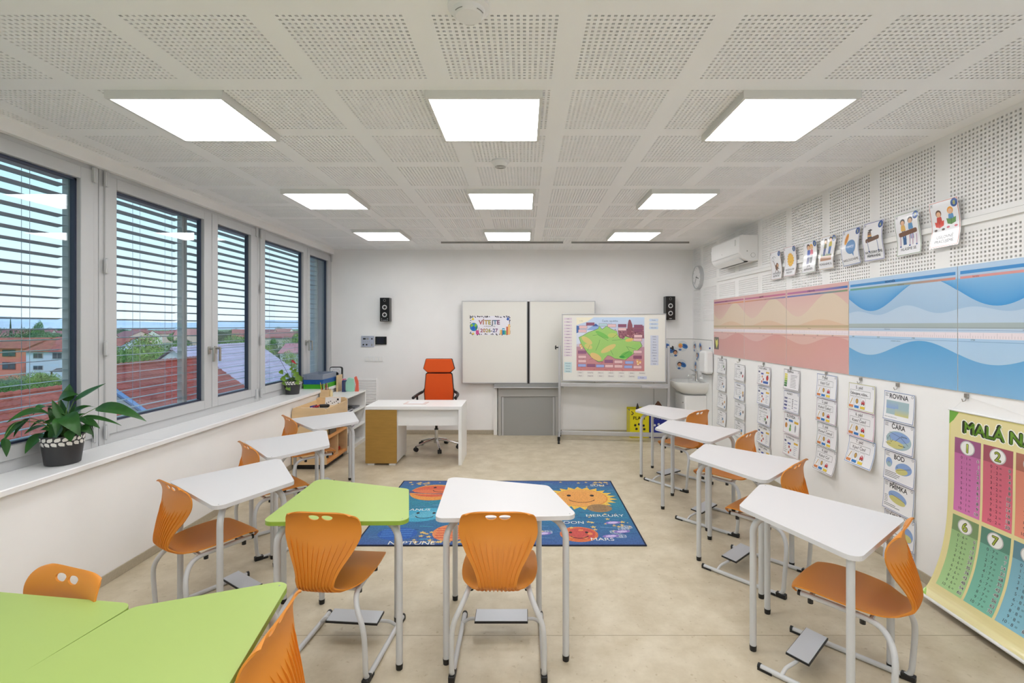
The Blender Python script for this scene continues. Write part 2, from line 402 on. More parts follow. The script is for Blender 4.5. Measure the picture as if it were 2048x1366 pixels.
# trunking on the right wall
tk = MB().box(XR-.018, XR, YF, 6.72, 2.29, 2.325).box(XR-.006, XR, YF, 6.72, 2.325, 2.328)
o = tk.build('trim_1', M_white); o['kind'] = 'structure'
o = MB().box(XR-.004, XR, YF, 6.72, 2.3255, 2.330).build('trunking_shadow_strip', M_greyboard, o)  # solid grey strip imitating a shadow line along the trunking
# window sill board
o = MB().box(-3.02, -2.70, YF, YB, .80, .838).build('trim_2', M_sill, bevel=.006); o['kind'] = 'structure'
MB().box(-3.02, -2.6995, 3.69, 3.692, .8381, .8384).build('board_joint', M_deskedge, o)
# washable panels round the sink
o = MB().box(2.03, XR, YB-.006, YB, 0, 1.49).build('trim_5', M_white); o['kind'] = 'structure'
MB().box(2.03, XR, YB-.0075, YB-.0055, 1.485, 1.492).box(2.026, 2.032, YB-.0075, YB-.004, 0, 1.49).build('edge_strip', M_greyboard, o)
o = MB().box(XR-.006, XR, 6.9, YB-.006, 0, 1.49).build('trim_6', M_white); o['kind'] = 'structure'
MB().box(XR-.0075, XR-.0055, 6.9, YB-.006, 1.485, 1.492).build('edge_strip', M_greyboard, o)
# ---------------------------------------------------------------- windows
def sash(win, y0, y1, handle, hinge):
    z0, z1 = .907, 2.775; w_ = .10 if y1-y0 > 1 else .09
    s = bpy.data.objects.new('sash', None); COL.objects.link(s); s.parent = win; s.location = (0, y0, z0)
    x0, x1 = -3.075, XF
    g0, g1, gb, gt = y0+w_, y1-w_-.01, .99, 2.69
    MB().box(x0, x1, y0, g0, z0, z1).box(x0, x1, g1, y1, z0, z1).box(x0, x1, g0, g1, z0, gb).box(x0, x1, g0, g1, gt, z1).build('sash_frame', M_alu, s, world=True, bevel=.004)
    k = MB(); q = .014
    k.box(-3.062, -3.022, g0, g0+.004, gb, gt).box(-3.062, -3.03, g1-q, g1, gb, gt).box(-3.062, -3.03, g0, g1, gb, gb+q).box(-3.062, -3.03, g0, g1, gt-q, gt)
    k.build('gasket', M_gasket, s, world=True)
    MB().box(-3.052, -3.048, g0+.001, g1-.001, gb+.001, gt-.001).build('glass_pane', M_glass, s, world=True)
    if handle:
        yh = (y1-.045) if handle > 0 else (y0+.045)
        h = MB().box(XF, XF+.012, yh-.016, yh+.016, 1.425, 1.495).cyl((XF, yh, 1.475), (XF+.05, yh, 1.475), .011)
        h.box(XF+.04, XF+.055, yh-.011, yh+.011, 1.35, 1.487).build('window_handle', M_steel, s, world=True, bevel=.003)
    if hinge:
        yh = y0 if hinge < 0 else y1
        for z in ((2.74, 2.12, 1.53, .93) if y1-y0 > 1 else (2.74, .93)):
            MB().box(XF, XF+.016, yh-.016, yh+.016, z-.05, z+.05).cyl((XF+.012, yh, z-.055), (XF+.012, yh, z+.055), .008, n=8).build('hinge', M_alu, s, world=True, bevel=.002)
for i, yb in enumerate((-.61, 1.41, 3.49, 5.57)):
    ye = (1.41, 3.485, 5.565, 7.70)[i]
    win = struct_empty('window_%d' % (i+1), (0, yb, .838))
    fx0, fx1 = -3.09, XF-.012
    m1 = yb+1.245
    fr_ = MB().box(fx0, fx1, yb, yb+.045, .838, 2.805).box(fx0, fx1, ye-.055, ye, .838, 2.805).box(fx0, fx1, yb+.045, ye-.055, .838, .925).box(fx0, fx1, yb+.045, ye-.055, 2.76, 2.805)
    fr_.box(fx0, fx1-.015, m1-.03, m1+.03, .838, 2.8)
    fr_.build('window_frame', M_alu, win, world=True, bevel=.003)
    sash(win, yb+.04, m1-.002, 1, -1)
    sash(win, m1+.004, ye-.05, -1, 1)
# outer reveal at the end of the window band, outer sill
o = MB().box(-3.3, -3.09, 7.60, YB, .80, 2.81).build('trim_3', mat('grey_outer_reveal', S(166, 172, 186), .6)); o['kind'] = 'structure'
o = MB().box(-3.34, -3.09, YF, YB, .80, .86).build('trim_4', M_alu); o['kind'] = 'structure'
# external venetian blinds
def blind(y0, y1, label):
    xb = -3.20
    b = thing('venetian_blind', label, 'blind', (xb, y0, .86), group='external blinds outside the windows')
    me = None; a = math.radians(6)
    prof = []
    for k in range(7):
        t = -1+2*k/6; prof.append((t*.04, .004*(1-t*t)))
    vs = []; fs = []
    for yy in (0, y1-y0):
        for (u, v) in prof: vs.append((u*math.cos(a)-v*math.sin(a), yy, u*math.sin(a)+v*math.cos(a)))
        for (u, v) in prof: vs.append((u*math.cos(a)-(v-.0012)*math.sin(a), yy, u*math.sin(a)+(v-.0012)*math.cos(a)))
    n = 7
    for k in range(6): fs += [(k, k+1, 14+k+1, 14+k), (n+k, n+k+1, 14+n+k+1, 14+n+k)]
    fs += [(0, n, 14+n, 14), (n-1, 2*n-1, 14+2*n-1, 14+n-1)]
    sb = MB().add(vs, fs); me = sb.mesh('slat', M_slat)
    for k in range(24):
        o = bpy.data.objects.new('slat', me); COL.objects.link(o); o.parent = b; o.location = (0, 0, 1.03-.86+.071*k)
    MB().box(-.03, .03, 0, y1-y0, 1.03-.86-.075, 1.03-.86-.055).build('bottom_rail', M_slat, b)
    MB().box(-.045, .045, 0, y1-y0, 1.85, 1.93).build('head_rail', M_slat, b)
    for yy in (-.03, y1-y0+.03):
        MB().box(-.022, .022, yy-.014, yy+.014, 0, 1.93).build('guide_rail', M_alu, b)
    for f in (.14, .50, .86):
        yy = (y1-y0)*f; MB().cyl((.042, yy, .1), (.042, yy, 1.9), .0015, n=5).cyl((-.042, yy+.03, .1), (-.042, yy+.03, 1.9), .0015, n=5).build('lift_cord', M_slat, b)
blind(-.5, 1.38, 'grey slatted outdoor blind outside the window nearest the camera, out of the frame')
blind(1.47, 3.42, 'grey slatted outdoor blind behind the big potted plant')
blind(3.54, 4.56, 'short grey slatted outdoor blind outside the wide window right of the big plant')
blind(4.66, 7.56, 'long grey slatted outdoor blind outside the far windows by the small plant')
# ---------------------------------------------------------------- ceiling fittings
def lamp(x, y, label):
    t = thing('ceiling_light', label, 'light', (x, y, ZC), group='square ceiling light panels')
    h = .297
    MB().box(-h, h, -h, -h+.016, -.04, 0).box(-h, h, h-.016, h, -.04, 0).box(-h, -h+.016, -h+.016, h-.016, -.04, 0).box(h-.016, h, -h+.016, h-.016, -.04, 0).box(-h+.016, h-.016, -h+.016, h-.016, -.012, 0).build('lamp_frame', M_lampf, t)
    MB().box(-h+.016, h-.016, -h+.016, h-.016, -.034, -.03).build('diffuser', M_glow, t)
rows = ('of the row behind the camera', 'nearest row', 'middle row', 'row nearest the back wall')
for c, x in enumerate((-1.82, -.203, 1.405)): lamp(x, -.82, 'added unseen square ceiling panel by the front wall, %s one of its row' % ('window-side', 'centre', 'right-hand')[c])  # extra lamp row out of view, added to brighten ceiling and foreground
for r, y in enumerate((.98, 2.78, 4.575, 6.35)):
    for c, x in enumerate((-1.82, -.203, 1.405)):
        lamp(x, y, 'lit square ceiling panel, %s one of the %s' % (('window-side', 'centre', 'right-hand')[c], rows[r]) if r else 'lit square ceiling panel %s, %s one of its row' % (rows[0], ('window-side', 'centre', 'right-hand')[c]))
def detector(x, y, r, label, slots):
    t = thing('smoke_detector', label, 'detector', (x, y, ZC))
    MB().lathe([(r*.2, -.045), (r*.62, -.043), (r*.72, -.035), (r*.78, -.02), (r, -.012), (r, 0)], n=36).build('detector_housing', M_wgloss, t, smooth=35)
    k = MB()
    if slots:
        for q in range(5): k.tube([(r*(.58-.10*q)*math.cos(2*PI*i/32), r*(.58-.10*q)*math.sin(2*PI*i/32), -.0448) for i in range(33)], .0012, 5, cap=False)
    else:
        for a0 in (-2.5, -.9, 1.3):
            k.tube([(r*.72*math.cos(a0+.1*i), r*.72*math.sin(a0+.1*i), -.0375) for i in range(7)], .0016, 6)
    k.build('sensor_slots', M_greyboard, t)
detector(-.205, 1.83, .078, 'large white round detector at the top edge of the ceiling', False)
detector(-.17, 3.55, .065, 'small white slotted smoke detector near the centre of the ceiling', True)
t = thing('screen_rail', 'thin white double rail fixed across the ceiling before the back wall', 'rail', (-1.17, 6.95, ZC))
MB().box(0, 1.72, 0, .05, -.022, 0).build('rail_left', M_lampf, t, bevel=.003); MB().box(1.84, 3.5, 0, .05, -.022, 0).build('rail_right', M_lampf, t, bevel=.003)
MB().box(0, 1.72, -.006, -.0005, -.024, 0).box(1.84, 3.5, -.006, -.0005, -.024, 0).build('rail_shadow_strip', M_greyboard, t)  # grey strips along the rail fronts, coloured as a line of shade
# ---------------------------------------------------------------- student desks
DT = [(-.008, -.008), (.702, -.008), (.598, .465), (-.008, .668)]     # irregular four-sided top: front-left, front-right, back-right, back-left
ZD = .745
DC = Vector((.3175, .276))
def make_desk(label, mtop, medge, group):
    t = thing('school_desk', label, 'desk', group=group)
    poly = rounded([(a-DC.x, b-DC.y) for a, b in DT], .045, 6)
    tp = MB().prism(poly, ZD-.003, ZD).build('desktop', mtop, t)
    MB().prism(poly, ZD-.021, ZD-.0031).build('edge_band', medge, tp)
    rail = MB(); corner = []
    for i, (a, b) in enumerate(DT):
        c = Vector((a, b))-DC; d = c.normalized(); c = c-d*.07; corner.append(c)
        if i < 3:
            q = c-d*.10
            pts = [(c.x, c.y, .02), (c.x, c.y, ZD-.13)]+[(c.x-d.x*.09*(1-math.cos(k*PI/12)), c.y-d.y*.09*(1-math.cos(k*PI/12)), ZD-.13+.09*math.sin(k*PI/12)) for k in range(1, 7)]+[(q.x, q.y, ZD-.04)]
        else: pts = [(c.x, c.y, .02), (c.x, c.y, ZD-.03)]
        lg = MB().tube(pts, .0165, 14).build('leg', M_greytube, t, smooth=50)
        MB().cyl((c.x, c.y, 0), (c.x, c.y, .028), .016, .018, 14).build('foot_cap', M_black, lg)
    for i in range(4):
        a = corner[i]*.72; b = corner[(i+1) % 4]*.72
        rail.obox(((a.x+b.x)/2, (a.y+b.y)/2, ZD-.034), (b-a).length, .03, .024, Matrix.Rotation(math.atan2(b.y-a.y, b.x-a.x), 3, 'Z'))
    rail.build('under_frame', M_greytube, t)
    k = MB()
    for c in corner: k.cyl((c.x*.82, c.y*.82, ZD-.05), (c.x*.82, c.y*.82, ZD-.021), .011, n=10)
    k.build('screw_block', M_black, t)
    k = MB()
    c = Vector(DT[1])-DC; c *= .90; k.cyl((c.x, c.y, ZD), (c.x, c.y, ZD+.0006), .0035, n=10)
    k.build('desktop_plug', M_greyboard, t)
    return t
def put(o, x, y, deg, label=None):
    o.location = (x, y, 0); o.rotation_euler = (0, 0, math.radians(deg))
    if label: o['label'] = label
    return o
desk0 = make_desk('x', M_desk, M_deskedge, 'white school desks')
whites = [(-.128, 2.717, 2.8, 'white four-sided school desk in the middle in front of the planet rug'),
          (-1.734, 3.023, -37.9, 'white school desk at the window side nearest the camera, behind the green desk'),
          (-1.869, 3.985, -47.5, 'white school desk at the window side, second from the camera'),
          (-1.965, 4.965, -47.0, 'white school desk at the window side in front of the plywood cart'),
          (1.451, 2.49, 129.1, 'white school desk on the right nearest the camera, by the geometry cards'),
          (1.524, 3.498, 133.9, 'white school desk on the right, second from the camera'),
          (1.546, 4.504, 136.0, 'white school desk on the right, third from the camera'),
          (1.575, 5.46, 133.0, 'white school desk on the right farthest from the camera, by the bins')]
for i, (x, y, a, lb) in enumerate(whites): put(desk0 if i == 0 else copy_tree(desk0), x, y, a, lb)
g0 = make_desk('x', M_green, M_greenedge, 'green school desks')
put(g0, -.946, 2.666, .8, 'lime green school desk left of the white desk in the middle')
def corner_place(ci, X, Y, deg):
    a = math.radians(deg); v = Matrix.Rotation(a, 2) @ (Vector(DT[ci])-DC); return X-v.x, Y-v.y
x, y = corner_place(2, -1.318, 1.655, 99.5); put(copy_tree(g0), x, y, 99.5, 'lime green school desk in the lower left foreground, right one of the pushed-together pair')
x, y = corner_place(0, -1.322, 1.676, 172.2); put(copy_tree(g0), x, y, 172.2, 'lime green school desk cut off by the lower left corner of the picture')
# ---------------------------------------------------------------- student chairs
def shell_profile():
    # (y, z, half width, edge rise towards the sitter)
    P = [(.425, .408, .135, 0), (.420, .428, .155, 0), (.39, .442, .172, .004), (.32, .447, .186, .009), (.24, .443, .192, .012), (.16, .437, .190, .014),
         (.09, .431, .176, .014), (.045, .428, .148, .010), (.010, .432, .118, .006), (-.016, .447, .102, .004), (-.028, .474, .090, .004), (-.032, .508, .094, .008),
         (-.024, .550, .110, .014), (-.010, .595, .136, .020), (.008, .640, .163, .024), (.024, .690, .187, .024), (.030, .735, .188, .020), (.024, .775, .181, .014), (.010, .803, .165, .008), (.002, .812, .148, .005)]
    return P
def make_chair(label):
    t = thing('school_chair', label, 'chair', group='orange school chairs')
    P = catmull([(a-.022*(b > .46), b, c, d) for a, b, c, d in shell_profile()], 74); nc = 28
    def pt(s, u):
        y, z, w_, e_ = P[s]
        y0, z0 = P[max(s-1, 0)][:2]; y1, z1 = P[min(s+1, len(P)-1)][:2]
        d = Vector((y1-y0, z1-z0)).normalized(); nrm = Vector((-d.y, d.x))*-1   # towards the sitter: up for the seat, forward for the back
        k = e_*u*u
        yy = y+nrm.x*k; zz = z+nrm.y*k
        if s > 60: zz -= .020*abs(u)**5*(s-60)/13
        if s < 8: yy -= .035*abs(u)**4*(8-s)/8
        return Vector((w_*u, yy, zz)), nrm
    vs = []; fs = []
    for s in range(74):
        for c in range(nc+1):
            u = -1+2*c/nc; vs.append(tuple(pt(s, u)[0]))
    for s in range(73):
        for c in range(nc): a = s*(nc+1)+c; fs.append((a, a+1, a+nc+2, a+nc+1))
    me = bpy.data.meshes.new('s'); me.from_pydata(vs, [], fs)
    bm = bmesh.new(); bm.from_mesh(me); bmesh.ops.recalc_face_normals(bm, faces=bm.faces); bm.to_mesh(me); bm.free()
    tmp = bpy.data.objects.new('tmp', me); COL.objects.link(tmp)
    so = tmp.modifiers.new('s', 'SOLIDIFY'); so.thickness = .0065; so.offset = 0
    cb = MB()
    for sx_ in (-1, 1):
        hole = [(sx_*.007, .008), (sx_*.007, -.002)]
        hole = [(sx_*(.006+.044*(.5-.5*math.cos(q))) if False else 0, 0) for q in ()]
        E = []
        for k in range(20):
            a = 2*PI*k/20; ex = .0275*math.cos(a); ez = .0170*math.sin(a)
            if ez > 0: ez *= .62
            E.append((sx_*.033+ex, .785+ez-.10*abs(ex*0)))
        cb.extr(E, (0, -.05, 0), (1, 0, 0), (0, 0, 1), (0, 1, 0), .15)
    cm = bpy.data.objects.new('cut', cb.mesh('cut', None)); COL.objects.link(cm)
    bo = tmp.modifiers.new('b', 'BOOLEAN'); bo.operation = 'DIFFERENCE'; bo.object = cm; bo.solver = 'EXACT'
    dg = bpy.context.evaluated_depsgraph_get(); ev = tmp.evaluated_get(dg); me2 = bpy.data.meshes.new_from_object(ev)
    me2.name = 'seat_shell'; me2.materials.clear(); me2.materials.append(M_orange); me2.shade_smooth(); me2.set_sharp_from_angle(angle=math.radians(50))
    bpy.data.objects.remove(tmp); bpy.data.objects.remove(cm)
    sh = bpy.data.objects.new('seat_shell', me2); COL.objects.link(sh); sh.parent = t
    # moulded ribs fanning up the rear face of the backrest
    rb = MB(); nr = 11
    for i in range(nr):
        u = -.86+1.72*i/(nr-1); s_end = 58-int(3.4*(1-abs(u)**1.6)); s_beg = 19
        ring = []
        for s in range(s_beg, s_end+1):
            p_, n_ = pt(s, u); pu = pt(s, min(1, u+.02))[0]; side = (pu-p_).normalized()
            n3 = Vector((0, n_.x, n_.y)); f = min(1, (s_end-s)/3, (s-s_beg)/18); h = .0030+.0075*f
            a = p_-side*.0016; b = p_+side*.0016
            ring.append((a-n3*.002, a-n3*h, b-n3*h, b-n3*.002))
        vv = [q for r_ in ring for q in r_]; m = len(ring); ff = []
        for k in range(m-1):
            for q in range(4): ff.append((k*4+q, k*4+(q+1) % 4, (k+1)*4+(q+1) % 4, (k+1)*4+q))
        ff += [(0, 1, 2, 3), (m*4-4, m*4-3, m*4-2, m*4-1)]
        rb.add(vv, ff)
    rb.build('back_rib', M_orange, sh)
    for sx_ in (-1, 1):
        pts = [(sx_*.135, .375, .405), (sx_*.138, .30, .407), (sx_*.142, .16, .405), (sx_*.148, .08, .400), (sx_*.160, .035, .380), (sx_*.182, .005, .340), (sx_*.204, -.008, .295), (sx_*.216, -.010, .245),
               (sx_*.220, -.006, .17), (sx_*.220, .0, .09), (sx_*.220, .004, .05), (sx_*.220, .018, .024), (sx_*.220, .045, .0145), (sx_*.220, .09, .0135), (sx_*.220, .53, .0135)]
        P2 = catmull(pts, 48)
        lg = MB().tube(P2, .0128, 12).build('side_frame', M_greytube, t, smooth=50)
        MB().box(sx_*.220-.0155, sx_*.220+.0155, -.014, .045, 0, .03).box(sx_*.220-.0155, sx_*.220+.0155, .045, .075, 0, .016).build('rear_glide', M_black, lg, bevel=.004)
        MB().box(sx_*.220-.015, sx_*.220+.015, .47, .537, 0, .012).cyl((sx_*.22, .525, .0145), (sx_*.22, .538, .0145), .0145, n=12).build('front_glide', M_black, lg)
        MB().cyl((sx_*.137, .372, .406), (sx_*.137, .384, .406), .0135, n=10).build('rail_cap', M_black, lg)
        MB().cyl((sx_*.137, .33, .375), (sx_*.137, .33, .40), .012, n=10).build('rail_stop', M_black, lg); MB().cyl((sx_*.140, .12, .372), (sx_*.140, .12, .40), .012, n=10).build('rail_stop', M_black, lg)
    MB().tube([(-.14, .33, .408), (.14, .33, .408)], .010, 8).tube([(-.145, .09, .404), (.145, .09, .404)], .010, 8).box(-.06, .06, .08, .34, .412, .424).build('seat_bracket', M_greytube, t)
    ft = MB().tube(catmull([(-.22, .43, .018), (-.19, .42, .045), (-.16, .40, .062), (-.10, .385, .070), (.10, .385, .070), (.16, .40, .062), (.19, .42, .045), (.22, .43, .018)], 30), .009, 8).build('footrest_tube', M_greytube, t, smooth=50)
    R = Matrix.Rotation(math.radians(5), 3, 'X')
    MB().obox((0, .385, .084), .29, .105, .010, R).build('footrest_edge', M_black, ft)
    MB().obox((0, .3853, .0905), .284, .098, .003, R).build('footrest_plate', mat('pale_grey_plate', S(196, 200, 206), .35), ft)
    return t
ch0 = make_chair('x')
chairs = [(-.124, 2.34, 90, 'orange school chair at the white desk in the middle, seen from behind'),
          (-.965, 2.335, 85, 'orange school chair at the lime green desk in the middle, seen from behind'),
          (-1.985, 2.77, 56, 'orange school chair at the nearest window-side white desk'),
          (-2.085, 3.70, 46, 'orange school chair at the second window-side white desk, mostly hidden'),
          (-2.30, 4.80, 42, 'orange school chair at the third window-side desk by the plywood cart'),
          (1.685, 2.19, 133, 'orange school chair at the nearest right-hand desk beside the multiplication chart'),
          (1.775, 3.20, 132, 'orange school chair at the second right-hand desk, below the grammar case cards'),
          (1.865, 4.09, 134, 'orange school chair at the third right-hand desk, only its back top showing'),
          (1.825, 5.12, 127, 'orange school chair at the farthest right-hand desk near the sink'),
          (-.755, 1.505, 184, 'orange school chair cut off by the bottom edge, right of the green desk pair'),
          (-1.64, 1.77, 252, 'orange school chair behind the corner green desk, only its rounded top showing')]
for i, (x, y, a, lb) in enumerate(chairs): put(ch0 if i == 0 else copy_tree(ch0), x, y, a-90, lb)
# ---------------------------------------------------------------- teacher's desk
t = thing('teacher_desk', 'white teacher desk with an ochre front cabinet and open knee space', 'desk', (-1.34, 5.97, 0))
MB().box(-1.925, -.755, 5.965, 6.50, .675, .715).build('desktop', M_white, t, world=True, bevel=.002)
MB().box(-.795, -.755, 5.965, 6.50, 0, .674).build('side_panel', M_white, t, world=True, bevel=.002)
cb = MB().box(-1.92, -1.545, 5.985, 6.48, .03, .674).build('cabinet', M_white, t, world=True, bevel=.002)
MB().box(-1.922, -1.543, 5.966, 5.984, .025, .672).build('cabinet_front', M_gold, t, world=True, bevel=.001)
ft = MB()
for x in (-1.86, -1.60):
    for y in (6.0, 6.44): ft.box(x-.04, x+.04, y-.02, y+.02, 0, .03)
ft.build('cabinet_foot', M_white, t, world=True)
MB().box(-1.544, -.796, 6.03, 6.05, .47, .674).build('modesty_panel', M_white, t, world=True)
t = thing('booklet', 'thin white booklet lying on the teacher desk before the orange chair', 'booklet', (-1.36, 6.22, .7155), math.radians(-3))
MB().box(-.14, .14, -.09, .09, 0, .006).build('cover', mat('pinkish_cover', S(226, 206, 200), .5), t)
MB().box(-.10, .10, -.07, .07, .006, .0075).build('page', M_paper, t)
# office chair
t = thing('office_chair', 'orange high-backed office chair with black frame and chrome star base', 'chair', (-1.21, 6.80, 0))
for k in range(5):
    a = math.radians(64+72*k+8); ex, ey = .30*math.cos(a), .30*math.sin(a)
    lg = MB().tube([(.02*math.cos(a), .02*math.sin(a), .13), (ex*.5, ey*.5, .108), (ex, ey, .068)], [.019, .015, .012], 10).build('base_arm', M_chrome, t, smooth=60)
    px, py = -math.sin(a), math.cos(a)
    MB().cyl((ex+px*.004, ey+py*.004, .028), (ex+px*.024, ey+py*.024, .028), .028, n=18).cyl((ex-px*.004, ey-py*.004, .028), (ex-px*.024, ey-py*.024, .028), .028, n=18).cyl((ex, ey, .028), (ex, ey, .075), .008, n=8).build('caster', M_black, lg, smooth=40)
MB().cyl((0, 0, .10), (0, 0, .27), .026, n=18).cyl((0, 0, .08), (0, 0, .15), .036, n=18).build('gas_lift_sleeve', M_chrome, t, smooth=40)
MB().cyl((0, 0, .26), (0, 0, .42), .018, n=14).cyl((0, 0, .262), (0, 0, .275), .028, n=14).build('gas_lift', M_black, t, smooth=40)
MB().box(-.10, .10, -.12, .14, .41, .45).build('mechanism', M_black, t, bevel=.01)
MB().prism(rrect(-.24, -.24, .24, .24, .07), .45, .53).build('seat', M_ofab, t, bevel=.02, seg=3)
yb_ = .22
body = rounded([(-.190, .56), (.190, .56), (.205, .74), (.180, 1.015), (-.180, 1.015), (-.205, .74)], .03, 4)
head = rounded([(-.160, 1.03), (.160, 1.03), (.218, 1.085), (.180, 1.222), (-.180, 1.222), (-.218, 1.085)], .015, 4)
def grow(P, k, c): return [(x*k, (z-c)*k+c) for x, z in P]
bk = MB().extr(body, (0, yb_-.03, 0), (1, 0, 0), (0, 0, 1), (0, 1, 0), .05).build('backrest', M_ofab, t, bevel=.012, seg=3)
MB().extr(grow(body, 1.055, .79), (0, yb_-.012, 0), (1, 0, 0), (0, 0, 1), (0, 1, 0), .03).build('backrest_shell', M_black, bk, bevel=.008)
hd = MB().extr(head, (0, yb_-.04, 0), (1, 0, 0), (0, 0, 1), (0, 1, 0), .06).build('headrest', M_ofab, t, bevel=.014, seg=3)
MB().extr(grow(head, 1.045, 1.13), (0, yb_-.012, 0), (1, 0, 0), (0, 0, 1), (0, 1, 0), .03).build('headrest_shell', M_black, hd, bevel=.008)
for sx_ in (-1, 1):
    MB().tube(catmull([(sx_*.20, yb_, .80), (sx_*.225, yb_-.01, .76), (sx_*.27, yb_-.06, .735), (sx_*.285, .05, .725), (sx_*.285, -.16, .72)], 14), [.012]*4+[.02]*10, 10).tube([(sx_*.27, .02, .715), (sx_*.26, .02, .56), (sx_*.18, .02, .46)], .014, 8).build('armrest', M_black, t, smooth=60)
# ---------------------------------------------------------------- wall board
t = thing('wall_whiteboard', 'large white wall board in two halves on a grey lifting cabinet', 'whiteboard', (.07, YB-.12, 0))
yb_ = YB-.10
def board(x0, x1, z0, z1, y):
    b = MB().box(x0+.012, x1-.012, y, y+.012, z0+.012, z1-.012).build('board_face', M_board, t, world=True)
    MB().box(x0, x1, y-.006, y+.02, z0, z0+.013).box(x0, x1, y-.006, y+.02, z1-.013, z1).box(x0, x0+.013, y-.006, y+.02, z0, z1).box(x1-.013, x1, y-.006, y+.02, z0, z1).build('board_frame', M_boardframe, b, world=False) if False else None
    k = MB().box(x0, x1, y-.006, y+.02, z0, z0+.013).box(x0, x1, y-.006, y+.02, z1-.013, z1).box(x0, x0+.013, y-.006, y+.02, z0+.013, z1-.013).box(x1-.013, x1, y-.006, y+.02, z0+.013, z1-.013)
    k.v = [(a-t.location.x, c-t.location.y, d) for a, c, d in k.v]
    o = k.build('board_frame', M_boardframe, b); return b
board(-.96, .052, .805, 2.078, yb_); board(.085, 1.10, .805, 2.078, yb_)
MB().box(.05, .088, yb_+.02, yb_+.05, .80, 2.07).box(-.9, 1.05, yb_+.022, yb_+.06, 1.9, 2.0).box(-.9, 1.05, yb_+.022, yb_+.06, .9, 1.0).build('hinge_column', M_black, t, world=True)
MB().box(-.46, .60, yb_-.03, YB-.01, .755, .80).build('tray_recess', M_greyboard, t, world=True)
MB().box(-.465, .605, yb_-.07, yb_+.02, .738, .756).build('chalk_tray', M_boardframe, t, world=True, bevel=.003)
MB().box(-.47, -.415, YB-.07, YB-.008, 0, .737).build('side_post', M_white, t, world=True)
MB().box(-.40, .53, YB-.11, YB-.008, .60, .737).box(-.40, -.35, YB-.11, YB-.008, 0, .60).box(.48, .53, YB-.11, YB-.008, 0, .60).build('cabinet_frame', mat('grey_frame_panel', S(168, 167, 163), .5), t, world=True, bevel=.003)
MB().box(-.345, .475, YB-.095, YB-.008, 0, .595).build('cabinet_panel', M_greyboard, t, world=True)
MB().box(-.345, -.315, YB-.10, YB-.0951, 0, .595).box(.445, .475, YB-.10, YB-.0951, 0, .595).build('panel_strip', M_boardframe, t, world=True)
# ---------------------------------------------------------------- mobile whiteboard
mw = thing('mobile_whiteboard', 'wheeled whiteboard in a silver stand holding the map of regions', 'whiteboard', (.565, 7.33, 0), math.radians(-6.5))
MB().box(.012, 1.498, -.004, .008, .885, 1.858).build('board_face', M_board, mw)
MB().box(0, 1.51, -.012, .018, .87, .886).box(0, 1.51, -.012, .018, 1.857, 1.873).box(0, .014, -.012, .018, .886, 1.857).box(1.496, 1.51, -.012, .018, .886, 1.857).build('board_frame', M_boardframe, mw, bevel=.003)
MB().box(-.02, 1.53, -.06, .01, .795, .85).box(1.15, 1.53, -.085, -.06, .79, .825).build('pen_tray', M_boardframe, mw, bevel=.004)
MB().box(-.01, 1.53, -.025, .02, .075, .135).build('lower_rail', M_boardframe, mw, bevel=.004)
for x in (-.035, 1.545):
    lg = MB().box(x-.018, x+.018, -.022, .022, .07, 1.40).build('post', M_boardframe, mw, bevel=.004)
    fo = MB().tube([(x, -.28, .075), (x, 0, .10), (x, .20, .075)], .018, 10).build('foot_bar', M_boardframe, mw, smooth=50)
    for yy in (-.28, .20):
        MB().cyl((x, yy, .045), (x, yy, .10), .02, n=12).build('caster_socket', M_black, fo)
        MB().cyl((x-.014, yy, .024), (x+.014, yy, .024), .024, n=16).build('caster_wheel', M_black, fo, smooth=40)
    sd = -1 if x < 0 else 1
    MB().cyl((x+sd*.018, 0, 1.37), (x+sd*.05, 0, 1.37), .010, n=10).cyl((x+sd*.05, 0, 1.37), (x+sd*.068, 0, 1.37), .034, .026, n=18).build('clamp_knob', M_black, mw, smooth=40)
# ---------------------------------------------------------------- speakers, wall boxes, clock, air conditioner
def speaker(x, z, label, lights):
    t = thing('wall_speaker', label, 'speaker', (x, YB-.12, z))
    MB().box(-.073, .073, -.02, .11, -.182, .182).build('cabinet', mat('black_gloss', S(12, 12, 13), .25), t, bevel=.004)
    for zz in (.035, -.08):
        k = MB(); n = 28
        k.tube([(.029*math.cos(2*PI*i/n), -.022, zz+.029*math.sin(2*PI*i/n)) for i in range(n+1)], .0075, 8, cap=False)
        rg = k.build('cone_ring', mat('silver_ring', S(206, 206, 206), .4), t, smooth=60)
        MB().cyl((0, -.021, zz), (0, -.024, zz), .022, n=20).cyl((0, -.024, zz), (0, -.030, zz), .009, .005, n=14).build('cone', M_black, rg)
    k = MB(); n = 20
    k.tube([(.018*math.cos(2*PI*i/n), -.0215, .142+.018*math.sin(2*PI*i/n)) for i in range(n+1)], .0018, 6, cap=False).build('tweeter_ring', M_greyboard, t)
    k = MB()
    if lights:
        for dx in (-.045, -.021, 0, .021, .045): k.cyl((dx, -.020, -.164), (dx, -.023, -.164), .006, n=10)
        for dx in (-.045, .045): k.cyl((dx, -.020, -.140), (dx, -.023, -.140), .006, n=10)
        k.build('control_button', M_boardframe, t)
    else:
        k.box(-.02, .02, -.0215, -.0200, -.165, -.155).build('maker_badge', M_boardframe, t)
    MB().box(-.03, .03, .10, .119, -.05, .05).build('wall_bracket', M_black, t)
speaker(-2.14, 1.942, 'black wall speaker above the control panel on the left of the back wall', True)
speaker(2.25, 1.965, 'black wall speaker on the right of the back wall above the sink stickers', False)
t = thing('control_panel', 'pale blue-grey intercom panel with knobs on the back wall', 'panel', (-2.44, YB-.02, 1.45))
MB().box(-.098, .098, 0, .02, -.085, .085).build('face_plate', mat('pale_blue_grey_plate', S(176, 182, 200), .4), t, bevel=.002)
k = MB().box(-.07, -.028, -.003, 0, .028, .052)
